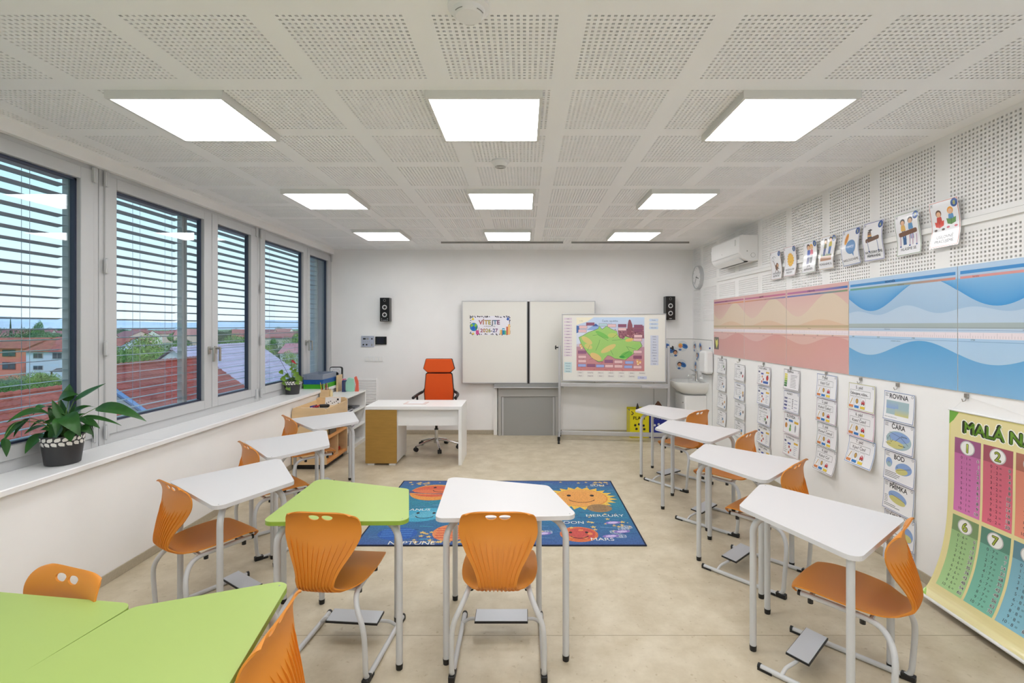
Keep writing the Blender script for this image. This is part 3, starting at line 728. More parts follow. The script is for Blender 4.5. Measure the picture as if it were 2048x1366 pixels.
for dx, dz, r in ((.07, .04, .011), (-.062, -.05, .012), (-.012, -.05, .012)): k.cyl((dx, 0, dz), (dx, -.012, dz), r, n=16)
k.build('knob', M_black, t)
k = MB()
for i in range(6): k.box(-.07+i*.026, -.062+i*.026, -.0015, 0, -.028, -.022)
for i in range(4): k.box(-.07+i*.03, -.058+i*.03, -.0015, 0, -.006, .002)
k.box(-.07, .03, -.0015, 0, .068, .074).box(.055, .078, -.0015, 0, -.072, -.04).box(-.02, .018, -.0015, 0, .026, .054); k.build('panel_marking', M_greyboard, t)
t = thing('wall_display', 'small black wall display beside the intercom panel', 'display', (-2.232, YB-.025, 1.463))
MB().box(-.087, .087, 0, .025, -.062, .062).build('housing', mat('black_gloss', S(12, 12, 13), .25), t, bevel=.004)
MB().box(-.066, .050, -.001, 0, -.045, .045).build('screen', mat('dark_screen', S(30, 32, 44), .15), t)
t = thing('socket_strip', 'row of four white wall sockets below the intercom panel', 'socket', (-2.34, YB-.012, 1.177))
for i in range(4):
    f = MB().box(-.142+i*.071, -.073+i*.071, 0, .012, -.040, .040).build('socket_frame', M_wgloss, t, bevel=.002)
    MB().box(-.130+i*.071, -.085+i*.071, -.002, 0, -.026, .026).build('socket_insert', M_white, f, bevel=.001)
t = thing('vent_grille', 'white slatted ventilation grille low on the back wall behind the shelf', 'grille', (-2.48, YB-.02, .67))
MB().box(-.18, .18, .015, .019, -.20, .20).box(-.18, -.172, 0, .015, -.20, .20).box(.172, .18, 0, .015, -.20, .20).build('grille_frame', M_wall, t)
for i in range(16):
    MB().obox((0, .006, -.19+i*.025), .344, .016, .003, Matrix.Rotation(math.radians(62), 3, 'X')).build('slat', M_wall, t)
# clock on the right wall
t = thing('wall_clock', 'round white wall clock on the right wall near the corner', 'clock', (XR, 7.40, 2.42))
MB().cyl((0, 0, 0), (-.045, 0, 0), .175, n=48).build('clock_case', mat('silver_case', S(196, 198, 200), .3), t, smooth=40)
MB().cyl((-.0451, 0, 0), (-.047, 0, 0), .160, n=48).build('clock_face', M_paper, t)
k = MB()
for i in range(48): pass
k.tube([(-.047, .167*math.cos(2*PI*i/48), .167*math.sin(2*PI*i/48)) for i in range(49)], .009, 8, cap=False).build('clock_rim', mat('silver_case', S(196, 198, 200), .3), t, smooth=60)
cv = Canvas()
for h_ in range(12):
    a = PI/2-h_*PI/6; cv.text(str(h_ or 12), .135*math.cos(a), .135*math.sin(a)-.011, .022, S(70, 70, 74))
for h_ in range(60):
    a = h_*PI/30; cv.line([(.150*math.cos(a), .150*math.sin(a)), (.157*math.cos(a), .157*math.sin(a))], .002, S(80, 80, 84))
cv.build('dial', plane((-.047, 0, 0), (0, -1, 0), (0, 0, 1), (-1, 0, 0), .0003), t)
k = MB()
for a, L_, w_ in ((math.radians(-14), .095, .010), (math.radians(232), .125, .007)):
    u = Vector((0, -math.cos(a), math.sin(a))); v = Vector((0, math.sin(a), math.cos(a)))
    k.add([Vector((-.050, 0, 0))-u*.03-v*w_/2, Vector((-.050, 0, 0))+u*L_-v*w_/2, Vector((-.050, 0, 0))+u*L_+v*w_/2, Vector((-.050, 0, 0))-u*.03+v*w_/2,
           Vector((-.0515, 0, 0))-u*.03-v*w_/2, Vector((-.0515, 0, 0))+u*L_-v*w_/2, Vector((-.0515, 0, 0))+u*L_+v*w_/2, Vector((-.0515, 0, 0))-u*.03+v*w_/2],
          [(0, 1, 2, 3), (4, 5, 6, 7), (0, 1, 5, 4), (1, 2, 6, 5), (2, 3, 7, 6), (3, 0, 4, 7)])
k.build('clock_hand', M_black, t)
# air conditioner
t = thing('air_conditioner', 'white split air conditioner high on the right wall', 'air conditioner', (XR, 5.96, 2.43))
sec = [(0, 0), (.05, -.005), (.13, .0), (.19, .04), (.218, .09), (.222, .20), (.212, .275), (.19, .29), (0, .29)]
k = MB().extr(sec, (0, -.41, 0), (-1, 0, 0), (0, 0, 1), (0, 1, 0), .82); k.build('housing', M_wgloss, t, smooth=30, bevel=.006)
MB().obox((-.165, 0, .012), .07, .70, .006, Matrix.Rotation(math.radians(38), 3, 'Y')).build('air_flap', M_wgloss, t)
MB().box(-.135, -.10, -.37, .33, -.012, -.002).build('air_slot', M_black, t)
MB().box(-.2235, -.2215, -.40, .40, .082, .0845).build('panel_seam', M_greyboard, t)
k = MB(); k.cyl((-.06, -.411, .06), (-.06, -.4135, .06), .026, n=20).build('drain_cap', M_greyboard, t)
MB().cyl((-.06, -.412, .06), (-.06, -.4145, .06), .023, n=20).build('cap_cover', M_wgloss, t)
MB().box(-.13, -.12, -.4125, -.410, .10, .112).box(-.224, -.2225, .05, .065, .125, .131).build('maker_mark', M_greyboard, t)
cv = Canvas()
cv.rect(-.03, -.045, .03, .045, S(236, 236, 234))
for i in range(9): cv.rect(-.026, .036-i*.008, -.026+.05*random.uniform(.5, 1), .039-i*.008, S(90, 92, 96))
cv.build('rating_label', plane((-.222, -.335, .205), (0, -1, 0), (0, 0, 1), (-1, 0, 0), .001), t)
# ---------------------------------------------------------------- sink corner
t = thing('wash_basin', 'white ceramic wash basin on the right wall in the back corner', 'sink', (XR-.006, 7.32, .69))
def basin(k0, k1, z):   # D-shaped outline reaching k0 from the wall, k1 half width
    P = [(0, -k1)]
    for i in range(17):
        a = -PI/2+PI*i/16; P.append((-(k0*.42+k0*.58*max(0, math.cos(a))**.75), k1*math.sin(a)))
    P.append((0, k1)); return [(x, y, z) for x, y in P]
R_ = [basin(.30, .17, 0), basin(.38, .24, .05), basin(.44, .285, .11), basin(.465, .30, .165), basin(.468, .302, .185), basin(.455, .292, .188)]
inner = [[(x*.93-.012 if x < -.001 else -.11, y*.93, z) for x, y, z in basin(.455, .292, .187)], [(x*.86-.02 if x < -.001 else -.12, y*.8, z) for x, y, z in basin(.44, .285, .13)], [(x*.6-.08 if x < -.001 else -.16, y*.45, z) for x, y, z in basin(.42, .27, .085)]]
R_ += inner; n = len(R_[0]); k = MB(); vs = [p for r_ in R_ for p in r_]; fs = []
for i in range(len(R_)-1):
    for j in range(n): fs.append((i*n+j, i*n+(j+1) % n, (i+1)*n+(j+1) % n, (i+1)*n+j))
fs += [tuple(range(n-1, -1, -1)), tuple((len(R_)-1)*n+j for j in range(n))]
k.add(vs, fs).build('bowl', M_ceramic, t, smooth=50)
fa = MB().cyl((-.07, 0, .187), (-.07, 0, .30), .022, .020, n=18).tube([(-.07, 0, .255), (-.13, 0, .275), (-.19, 0, .27), (-.20, 0, .25)], .012, 12).build('faucet', M_chrome, t, smooth=50)
MB().tube([(-.07, 0, .30), (-.075, 0, .325)], .021, 14).tube([(-.07, 0, .325), (-.12, 0, .335), (-.17, 0, .36)], .007, 8).build('faucet_lever', M_chrome, fa, smooth=50)
t = thing('sink_cabinet', 'white low cabinet standing under the wash basin', 'cabinet', (XR-.16, 7.32, 0))
MB().box(2.335, XR-.008, 7.10, 7.55, .02, .683).build('carcass', M_white, t, world=True, bevel=.002)
MB().box(2.318, 2.334, 7.102, 7.548, .022, .68).build('door', M_white, t, world=True, bevel=.002)
MB().cyl((2.318, 7.16, .58), (2.30, 7.16, .58), .008, n=12).build('door_knob', M_steel, t, world=True)
t = thing('towel_dispenser', 'white rounded paper towel dispenser on the right wall above the sink', 'dispenser', (XR-.06, 6.95, 1.05))
MB().box(XR-.125, XR-.008, 6.83, 7.08, 1.02, 1.34).build('dispenser_cover', M_wgloss, t, world=True, bevel=.035, seg=4)
MB().box(XR-.10, XR-.02, 6.87, 7.04, 1.005, 1.02).build('towel_slot', M_greyboard, t, world=True)
t = thing('soap_dispenser', 'small white soap pump fixed on the wall beside the tap', 'dispenser', (XR-.05, 7.16, 1.0))
MB().box(XR-.09, XR-.008, 7.12, 7.19, .98, 1.18).build('soap_bottle', M_wgloss, t, world=True, bevel=.012)
MB().cyl((XR-.05, 7.155, .92), (XR-.05, 7.155, .98), .016, n=12).cyl((XR-.09, 7.155, .935), (XR-.05, 7.155, .935), .009, n=8).build('pump_nozzle', M_wgloss, t, world=True)
for (y, z, r, lb) in ((6.965, 1.375, .011, 'small blue round magnet above the paper towel dispenser'), (7.13, 1.31, .02, 'dark blue round hook left of the paper towel dispenser')):
    o = MB().cyl((0, 0, 0), (-.014, 0, 0), r, n=16).build('wall_hook', mat('blue_plastic', S(28, 60, 150), .4), smooth=40); o.location = (XR-.006, y, z); tag(o, lb, 'hook')
# round picture stickers
def sticker(face, a, z, lb, skin, hair, blob):
    rx = .088
    if face == 'B': o_, U, N = (a, YB-.0062, z), (1, 0, 0), (0, -1, 0)
    else: o_, U, N = (XR-.0062, a, z), (0, -1, 0), (-1, 0, 0)
    t = MB().extr(ell(0, 0, rx, rx, 28), (0, 0, 0), U, (0, 0, 1), N, .0012).build('round_sticker', M_lam)
    t.location = o_; tag(t, lb, 'sticker', 'round hand-washing stickers')
    cv = Canvas(); cv.poly(ell(0, 0, .084, .084, 28), S(222, 226, 228))
    cv.poly(ell(blob[0], blob[1], .052, .036, 18, blob[2]), S(58, 122, 190)); cv.poly(ell(blob[0]+.004, blob[1]+.004, .036, .012, 14, blob[2]), S(36, 84, 160))
    cv.poly(ell(-blob[0]*.9, -blob[1]*.7+.01, .034, .036, 16), hair); cv.poly(ell(-blob[0]*.9, -blob[1]*.7, .026, .027, 16), skin)
    cv.poly(ell(-blob[0]*1.1, -.055, .024, .016, 14), S(70, 110, 170))
    cv.build('picture', plane((0, 0, 0), U, (0, 0, 1), N, .0014), t, PRINTG)
sk = S(214, 160, 126); hr = S(70, 44, 36)
sticker('B', 2.475, 1.375, 'round sticker with yellow and blue, upper right on the back wall by the sink', S(226, 140, 90), S(236, 186, 80), (.035, 0, -.5))
sticker('B', 2.335, 1.285, 'round sticker with a dark-haired head at right, between map board and sink', sk, hr, (-.03, .02, .3))
sticker('B', 2.455, 1.085, 'lowest round sticker on the back wall above the basin', sk, hr, (.03, 0, -.6))
sticker('B', 2.20, 1.40, 'round sticker half hidden behind the right post of the map board', sk, hr, (.02, -.02, .2))
sticker('R', 7.60, 1.37, 'narrow-looking round sticker on the right wall, first from the corner', sk, hr, (.01, .01, .5))
sticker('R', 7.34, 1.37, 'round sticker on the right wall nearest the towel dispenser', sk, hr, (-.01, .02, -.8))
sticker('R', 7.47, 1.24, 'round sticker on the right wall, middle one below the upper pair', sk, hr, (.02, .0, .9))
sticker('R', 7.56, 1.07, 'lowest round sticker on the right wall beside the tap', sk, hr, (0, .02, 1.2))
# recycling bags
def bag(x, w_, m, word, wc, lb):
    t = thing('recycling_bag', lb, 'bin', (x, YB-.262, 0), group='recycling bags by the back wall')
    P = [(0, 0), (w_, 0), (w_, .24), (0, .24)]
    k = MB(); n = 4
    k.box(0, w_, 0, .24, 0, .395); b = k.build('bag_body', m, t, bevel=.006)
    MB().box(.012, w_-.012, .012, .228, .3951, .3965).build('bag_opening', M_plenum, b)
    MB().box(0, w_, 0, .004, .395, .43).box(0, w_, .236, .24, .395, .43).build('bag_rim', m, t)
    MB().tube(catmull([(.02, -.002, .40), (.05, -.012, .375), (.02, -.012, .35)], 8), .006, 6).build('bag_strap', M_black, t)
    cv = Canvas(); cv.text(word, w_/2, .275, .052, wc, bold=.02, wmax=w_*.82)
    for i, (a, b2) in enumerate(((.08, .19), (.14, .205), (.21, .185), (.10, .135), (.17, .12), (.22, .13))):
        a = a*w_/.30; cv.poly(rounded([(a-.018, b2-.012), (a+.016, b2-.018), (a+.022, b2+.014), (a-.010, b2+.02)], .007, 3), wc)
    cv.text('TŘÍDÍME', w_/2, .045, .016, wc); cv.build('bag_print', plane((0, 0, 0), (1, 0, 0), (0, 0, 1), (0, -1, 0), .0015), t)
bag(1.60, .29, mat('yellow_bag', S(236, 222, 20), .45), 'PLAST', S(30, 30, 30), 'yellow recycling bag lettered PLAST on the floor by the back wall')
bag(1.895, .29, mat('blue_bag', S(30, 44, 150), .45), 'PAPÍR', S(236, 236, 240), 'dark blue recycling bag for paper beside the yellow one')
t = MB().cyl((0, 0, 0), (0, 0, .03), .026, n=14).cyl((0, 0, .03), (0, 0, .11), .026, .004, n=14).build('dark_bottle', mat('dark_brown_glass', S(44, 28, 22), .3), smooth=40); t.location = (1.74, YB-.15, .3966-.18+.18); tag(t, 'dark pointed bottle neck sticking up out of the yellow bag', 'bottle')
t = MB().box(-.07, .07, -.05, .05, 0, .0).build('x', M_black) if False else None
k = MB().add([(-.10, -.04, 0), (.10, -.04, 0), (.10, .04, 0), (-.10, .04, 0), (.0, -.04, .14), (.0, .04, .14)], [(0, 1, 2, 3), (0, 1, 4), (3, 2, 5), (0, 3, 5, 4), (1, 2, 5, 4)])
t = k.build('cardboard_scrap', mat('brown_cardboard', S(104, 70, 50), .8)); t.location = (2.06, YB-.15, .3966); tag(t, 'folded brown cardboard piece standing in the blue bag', 'cardboard')
# ---------------------------------------------------------------- shelf, cart and small things in the window corner
t = thing('open_shelf', 'low white open shelf in the back left corner, facing the room', 'shelf', (-2.52, 6.5, 0))
k = MB().box(-2.725, -2.33, 6.50, 7.26, .727, .745).build('shelf_top', M_white, t, world=True, bevel=.0015)
for y in (6.50, 7.242): MB().box(-2.72, -2.333, y, y+.018, 0, .726).build('side_panel', M_white, t, world=True)
MB().box(-2.72, -2.71, 6.52, 7.24, .02, .726).build('rear_panel', M_white, t, world=True)
for z in (.04, .27, .50): MB().box(-2.71, -2.335, 6.519, 7.241, z, z+.018).build('shelf_board', M_white, t, world=True)
MB().box(-2.70, -2.345, 6.52, 7.24, 0, .04).build('plinth', M_white, t, world=True)
def stack(nm, lb, cat, x0, x1, y0, y1, z, cols, grp):
    for i, c in enumerate(cols):
        h = .012+.006*(i % 3); j = random.uniform(-.01, .01)
        o = MB().box(x0+j, x1+j, y0-j, y1-j, 0, h).build(nm, mat('cover_%02x%02x%02x' % c, S(*c), .5)); o.location = (0, 0, z); z += h+.0003
        tag(o, lb % ('bottom', 'second', 'third', 'fourth', 'fifth')[i], cat, grp)
stack('notebook', '%s notebook of the pile on the middle board of the white shelf', 'notebook', -2.66, -2.37, 6.60, 6.82, .5182, [(60, 62, 70), (200, 200, 206), (36, 38, 44)], 'notebooks on the white shelf')
stack('notebook', '%s notebook of the right pile on the middle board of the white shelf', 'notebook', -2.66, -2.38, 6.92, 7.12, .5182, [(190, 190, 190), (110, 112, 118)], 'notebooks on the white shelf')
stack('folder', '%s folder of the pile on the lower board of the white shelf', 'folder', -2.67, -2.36, 6.58, 6.86, .2882, [(210, 210, 214), (150, 130, 140), (226, 226, 228), (70, 72, 90)], 'folders on the white shelf')
o = MB().box(-.14, .14, -.15, .15, 0, .11).build('black_bag', M_black, bevel=.03, seg=3); o.location = (-2.51, 6.78, .0582); tag(o, 'black soft bag on the bottom board of the white shelf', 'bag')
# plywood cart
t = thing('plywood_cart', 'birch plywood storage cart with rounded ends and open compartments', 'cart', (-2.53, 6.12, 0))
def endp(y, h, nm):
    P = [(-2.725, .06), (-2.32, .06), (-2.32, h), (-2.725, h)]
    c = rounded(P, .004, 1); a = rounded([(-2.725, .06), (-2.32, .06), (-2.32, h), (-2.725, h)], .045, 6)
    P = [(-2.725, .06), (-2.32, .06)]+a[14:]
    MB().extr(P, (0, y, 0), (1, 0, 0), (0, 0, 1), (0, 1, 0), .018).build(nm, M_birch, t, world=True)
    MB().extr([(x*1.0, z) for x, z in P], (0, y+.0181, 0), (1, 0, 0), (0, 0, 1), (0, 1, 0), .002).build('panel_edge', M_beech, t, world=True)
endp(5.78, .725, 'end_panel'); endp(6.45, .757, 'end_panel')
MB().box(-2.71, -2.34, 5.80, 6.45, .655, .668).build('tray_board', M_birch, t, world=True)
MB().box(-2.338, -2.322, 5.80, 6.45, .545, .715).build('side_rail', M_birch, t, world=True)
MB().box(-2.725, -2.71, 5.80, 6.45, .06, .72).build('rear_panel', M_birch, t, world=True)
MB().box(-2.71, -2.325, 5.80, 6.45, .35, .365).box(-2.325, -2.32, 5.80, 6.45, .348, .367).build('shelf_board', M_beech, t, world=True)
MB().box(-2.71, -2.32, 5.80, 6.45, .06, .085).build('base_board', M_beech, t, world=True)
MB().box(-2.71, -2.33, 6.16, 6.178, .086, .35).build('divider', M_birch, t, world=True)
MB().box(-2.70, -2.36, 5.82, 6.43, 0, .06).build('plinth', M_black, t, world=True)
o = MB().box(-.13, .13, -.10, .10, 0, .045).build('red_box', mat('red_plastic', S(186, 36, 30), .4), bevel=.006); o.location = (-2.52, 6.31, .0855); tag(o, 'low red box in the bottom compartment of the plywood cart', 'box')
for i in range(5):
    o = MB().box(-.0085, .0085, -.10, .10, 0, .13).build('small_book', mat('cover_b%d' % i, S(*[(150, 130, 90), (210, 200, 180), (120, 120, 110), (190, 170, 120), (90, 84, 70)][i]), .5)); o.location = (-2.46+.022*i, 5.98+.03*i, .3675)
    o.rotation_euler = (0, math.radians(0), 0); tag(o, ('leftmost', 'second', 'third', 'fourth', 'rightmost')[i]+' small book standing in the upper compartment of the plywood cart', 'book', 'books in the plywood cart')
pens = [((186, 32, 40), 0), ((30, 60, 160), 1), ((186, 32, 40), 2), ((30, 60, 160), 3), ((120, 20, 60), 4), ((186, 32, 40), 5)]
for c, i in pens:
    k = MB().cyl((0, -.055, .011), (0, .04, .011), .0095, n=10); o = k.build('marker_pen', mat('pen_%d%d' % (c[0], c[1]), S(*c), .4), smooth=40)
    MB().cyl((0, .04, .011), (0, .062, .011), .0105, n=10).build('pen_cap', M_black, o, smooth=40)
    o.location = (-2.60+.026*(i % 3), 6.05+.03*(i % 2), .668+.022*(i//3)); o.rotation_euler = (0, 0, math.radians((-8, 12, 4, -14, 9, 0)[i])); tag(o, ('red marker pen at the front left of the heap', 'blue marker pen in the middle of the heap', 'red marker pen at the right of the heap', 'blue marker pen on top of the heap', 'dark purple marker pen on top of the heap', 'red marker pen on top of the heap')[i]+' on the plywood cart', 'marker', 'marker heap on the cart tray')
o = MB().box(-.10, .10, -.045, .045, 0, .035).build('white_case', M_wgloss, bevel=.012); o.location = (-2.60, 5.91, .6686); tag(o, 'white rounded case at the front of the plywood cart tray', 'case')
o = MB().box(-.10, .10, -.04, .04, 0, .022).build('grey_tray', M_greyboard, bevel=.004); o.location = (-2.45, 6.0, .6683); tag(o, 'flat grey tray on the plywood cart', 'tray')
o = MB().cyl((-.055, 0, .022), (.05, 0, .022), .021, n=14).cyl((.05, 0, .022), (.06, 0, .022), .014, n=14).build('black_torch', M_black, smooth=40); o.location = (-2.50, 6.17, .6685); o.rotation_euler = (0, 0, .3); tag(o, 'short thick black cylinder lying on the plywood cart', 'tool')
cv = Canvas(); t = MB().box(-.10, .10, 0, .003, 0, .10).build('picture_card', M_paper); t.location = (-2.47, 6.36, .6685); t.rotation_euler = (-.15, 0, 0); tag(t, 'white card with small black drawings leaning in the plywood cart', 'card')
for i in range(7): cv.poly(ell(-.08+.025*i, .025+.012*(i % 3), .008, .006, 8), S(40, 40, 46))
cv.rect(.05, .06, .075, .085, S(40, 40, 46)); cv.build('drawing', plane((0, 0, 0), (1, 0, 0), (0, 0, 1), (0, -1, 0)), t)
# stacked bins on the sill
for i, (c, nm) in enumerate((((70, 176, 40), 'green'), ((24, 92, 168), 'blue'), ((140, 150, 166), 'grey'))):
    t = thing('storage_tray', '%s plastic storage tray, %s of the stack on the window sill' % (nm, ('bottom', 'middle', 'top')[i]), 'tray', (-2.852, 6.90, .8385+.062*i), group='stacked trays on the sill')
    m = mat(nm+'_tray', S(*c), .4); k = MB(); a, b = .13, .24; h = .07 if i == 2 else .060
    k.box(-a, a, -b, b, 0, .004).box(-a, -a+.004, -b, b, .004, h).box(a-.004, a, -b, b, .004, h).box(-a+.004, a-.004, -b, -b+.004, .004, h).box(-a+.004, a-.004, b-.004, b, .004, h)
    k.build('tray_body', m, t)
    MB().box(-a-.010, a+.010, -b-.010, -b-.0005, h-.010, h).box(-a-.010, a+.010, b+.0005, b+.010, h-.010, h).box(a+.0005, a+.010, -b, b, h-.010, h).box(-a-.010, -a-.0005, -b, b, h-.010, h).build('tray_rim', m, t)
    k = MB()
    for q in (-.09, -.03, .03, .09): k.box(q-.004, q+.004, -b-.006, -b-.0003, .006, h-.012)
    k.build('tray_ribs', m, t)
# paper stack and timer
z = .8385
for i, (c, nm) in enumerate((((240, 240, 240), 'white'), ((196, 30, 60), 'crimson'), ((236, 236, 240), 'pale'), ((30, 60, 150), 'blue'), ((220, 90, 130), 'pink'))):
    o = MB().box(-.085, .085, -.12, .12, 0, .011).build('exercise_book', mat('cover_x%d' % i, S(*c), .5)); o.location = (-2.785, 7.32, z); o.rotation_euler = (0, 0, math.radians((0, 6, -5, 8, -9)[i])); z += .0115
    tag(o, '%s exercise book in the pile under the white timer on the sill' % nm, 'book', 'exercise books under the timer')
t = thing('visual_timer', 'square white classroom timer with black rim and black centre knob', 'timer', (-2.79, 7.30, z), math.radians(-4))
MB().extr(rrect(-.095, 0, .095, .19, .03), (0, 0, 0), (1, 0, 0), (0, 0, 1), (0, 1, 0), .04).build('timer_case', M_black, t, bevel=.004)
MB().extr(rrect(-.083, .012, .083, .178, .022), (0, -.003, 0), (1, 0, 0), (0, 0, 1), (0, 1, 0), .0028).build('timer_face', M_paper, t)
MB().cyl((.02, -.003, .085), (.02, -.014, .085), .026, n=24).build('timer_knob', M_black, t, smooth=40)
k = MB()
for i in range(12): a = i*PI/6; k.box(.005+.062*math.cos(a)-.004, .005+.062*math.cos(a)+.004, -.0038, -.003, .095+.062*math.sin(a)-.004, .095+.062*math.sin(a)+.004)
k.build('timer_numerals', M_greyboard, t)
o = MB().box(-.012, .012, -.09, .09, 0, .235).build('wooden_board', M_birch, bevel=.003); o.location = (-2.685, 7.16, .7455); tag(o, 'narrow upright wooden board on the white shelf by the timer', 'board')
o = MB().box(-.006, .006, -.07, .07, 0, .16).box(-.006, .04, -.07, .07, .0, .006).box(.006, .04, -.07, .07, .15, .16).build('navy_stand', mat('navy_plastic', S(24, 48, 110), .4)); o.location = (-2.60, 7.12, .7455); tag(o, 'navy blue angled stand on the white shelf', 'stand')
P = rounded([(-.06, 0), (.07, 0), (.06, .19), (-.02, .20), (-.06, .13)], .02, 4)
o = MB().extr(P, (0, 0, 0), (1, 0, 0), (0, 0, 1), (0, 1, 0), .02).build('mint_folder', mat('mint_card', S(160, 212, 190), .6), bevel=.004); o.location = (-2.515, 7.10, .7455); tag(o, 'mint green rounded folder standing on the white shelf', 'folder')
P = rounded([(-.02, 0), (.035, 0), (.03, .14), (.0, .225), (-.03, .20), (-.005, .10)], .008, 3)
o = MB().extr(P, (0, 0, 0), (1, 0, 0), (0, 0, 1), (0, 1, 0), .02).build('coral_holder', mat('coral_plastic', S(228, 104, 82), .5), bevel=.003); o.location = (-2.42, 7.10, .7455); tag(o, 'coral red curved holder at the right end of the white shelf', 'holder')
# pencil holder on the shelf
t = thing('pencil_box', 'small birch box full of coloured pencils on the end of the white shelf', 'pencil holder', (-2.66, 6.60, .7455))
k = MB(); a = .055; k.box(-a, a, -a, a, 0, .006).box(-a, -a+.005, -a, a, .006, .095).box(a-.005, a, -a, a, .006, .095).box(-a+.005, a-.005, -a, -a+.005, .006, .095).box(-a+.005, a-.005, a-.005, a, .006, .095).box(-.002, .002, -a+.005, a-.005, .006, .09)
k.build('box_body', M_birch, t)
pc = [(190, 40, 30), (236, 190, 40), (60, 40, 30), (220, 110, 30), (40, 70, 150), (150, 30, 40), (50, 120, 60), (230, 230, 220), (120, 60, 30), (200, 60, 90), (70, 60, 60), (236, 150, 60)]
for i, c in enumerate(pc):
    x = -.040+.0155*(i % 6); y = -.035+.04*(i//6); tx = random.uniform(-.03, .03); h = random.uniform(.15, .19)
    o = MB().cyl((0, 0, .0), (tx, random.uniform(-.02, .02), h), .0036, n=6).build('pencil', mat('pencil_%d' % i, S(*c), .5)); o.location = (-2.66+x, 6.60+y, .752)
    tag(o, ('red', 'yellow', 'dark brown', 'orange', 'blue', 'crimson', 'green', 'white', 'mid brown', 'pink', 'grey', 'light orange')[i]+' pencil standing in the small birch box', 'pencil', 'pencils in the birch box')
t = MB().lathe([(.018, 0), (.022, .005), (.022, .06), (.016, .075), (.016, .085)], n=18).build('small_jar', mat('cream_jar', S(222, 206, 160), .25, coat=.5), smooth=40); t.location = (-2.585, 6.60, .7455); tag(t, 'small cream jar right of the birch pencil box', 'jar')
# ---------------------------------------------------------------- plants
def leaf(name, parent, p0, p1, width, sag=.02, up=(0, 0, 1), stem_from=None, m=None, n=12, fold=.25, wpos=.4):
    p0 = Vector(p0); p1 = Vector(p1); d = p1-p0; L_ = d.length; dn = d.normalized(); upv = Vector(up); side = dn.cross(upv).normalized(); nrm = side.cross(dn).normalized()
    if nrm.z < 0: nrm = -nrm
    vs = []; fs = []; nw = 7
    for i in range(n+1):
        t = i/n; c = p0+d*t+nrm*(sag*4*t*(1-t)) - Vector((0, 0, sag*.9*t*t*t))
        w_ = width*.5*(math.sin(PI*t**(.62 if wpos < .5 else 1))**.9)*(1-t*.1)+.0008
        for j in range(nw):
            u = -1+2*j/(nw-1); vs.append(c+side*w_*u+nrm*(abs(u)*w_*fold+.0015*math.sin(t*22+abs(u)*6)*(1-abs(u))))
    for i in range(n):
        for j in range(nw-1): a = i*nw+j; fs.append((a, a+1, a+nw+1, a+nw))
    o = MB().add(vs, fs).build(name, m or M_leaf, parent, smooth=80)
    if stem_from is not None:
        s0 = Vector(stem_from); mid = (s0+p0)/2+Vector((0, 0, .03))+(p0-s0)*.0
        MB().tube(catmull([tuple(s0), tuple(mid), tuple(p0)], 8), [.0035]*4+[.0022]*4, 6).build('leaf_stem', M_stem, o, smooth=60)
    return o
def pot(parent, r0, r1, h, band):
    MB().lathe([(r0*.9, 0), (r0, .004), (r1, h), (r1-.006, h), (r1-.010, h-.02), (0, h-.02)], n=40).build('pot', M_pot, parent, smooth=40)
    MB().lathe([(0, h-.019), (r1-.011, h-.019)], n=24).build('soil', M_soil, parent)
    k = MB(); nb = 18
    for i in range(nb):
        for j, sg in ((0, 1), (1, -1)):
            a0 = 2*PI*(i+.5*j)/nb; zc = h-band*(.30 if j == 0 else .76)
            P = [(-.5, 0), (-.25, .30), (.1, .34), (.5, 0), (.1, -.34), (-.25, -.30)]; vs = []
            for (u, v) in P:
                uu = u*.95; vv = v*.9; cr, sr = math.cos(.9*sg), math.sin(.9*sg); x = (uu*cr-vv*sr)*2*PI*r1/nb*1.25; z = (uu*sr+vv*cr)*band*.55
                zz = min(h-.001, zc+z); rr = r0+(r1-r0)*zz/h+.0012; a = a0+x/r1; vs.append((rr*math.cos(a), rr*math.sin(a), zz))
            k.add(vs, [(0, 1, 2, 3, 4, 5)])
    k.build('leaf_pattern', M_potband, parent)
bp = thing('potted_peace_lily', 'big dark green leafy plant in an anthracite pot with white leaf band', 'plant', (-2.865, 3.06, .8385))
pot(bp, .086, .108, .180, .062)
q = 3.05/985
def onsill(x, y, Y0, X0):
    Y = min(Y0, 2.955*985/(1048-x)); return ((x-1048)*Y/985-X0, Y-Y_, 1.69-(y-652)*Y/985-.8385)
Y_ = 3.06
def PX(x, y, dy=0.): return onsill(x, y, 3.06+dy, -2.865)
base = (0, 0, .16)
LV = [((148, 801), (211, 767), .062, .0, 0), ((192, 816), (293, 834), .085, -.06, .03), ((166, 833), (243, 847), .03, .05, .015), ((168, 840), (200, 854), .045, -.03, .01), ((146, 828), (182, 809), .05, .04, .01),
      ((137, 803), (139, 768), .075, .05, .0), ((116, 802), (158, 785), .07, .02, .015), ((108, 836), (12, 834), .095, -.03, .04), ((100, 815), (66, 824), .07, .06, .02), ((46, 842), (7, 880), .055, .0, .01), ((8, 876), (13, 914), .05, -.01, .0),
      ((84, 866), (50, 906), .075, -.05, .005), ((124, 852), (100, 888), .09, -.09, .01), ((132, 830), (162, 865), .10, -.10, .03), ((141, 860), (142, 883), .06, -.10, .0), ((160, 855), (186, 866), .055, -.04, .015), ((94, 852), (48, 866), .05, -.02, .01),
      ((58, 836), (27, 872), .035, .03, .01), ((120, 845), (96, 812), .06, .04, .01), ((128, 842), (120, 796), .055, .06, .0), ((110, 850), (84, 842), .05, .0, .015), ((150, 846), (176, 838), .045, -.06, .01), ((138, 850), (152, 806), .05, -.02, .0),
      ((115, 858), (80, 858), .05, -.07, .01), ((104, 846), (60, 850), .045, .05, .02), ((125, 840), (104, 800), .05, -.02, .0), ((140, 848), (170, 824), .05, .06, .01)]
rl = random.Random(8)
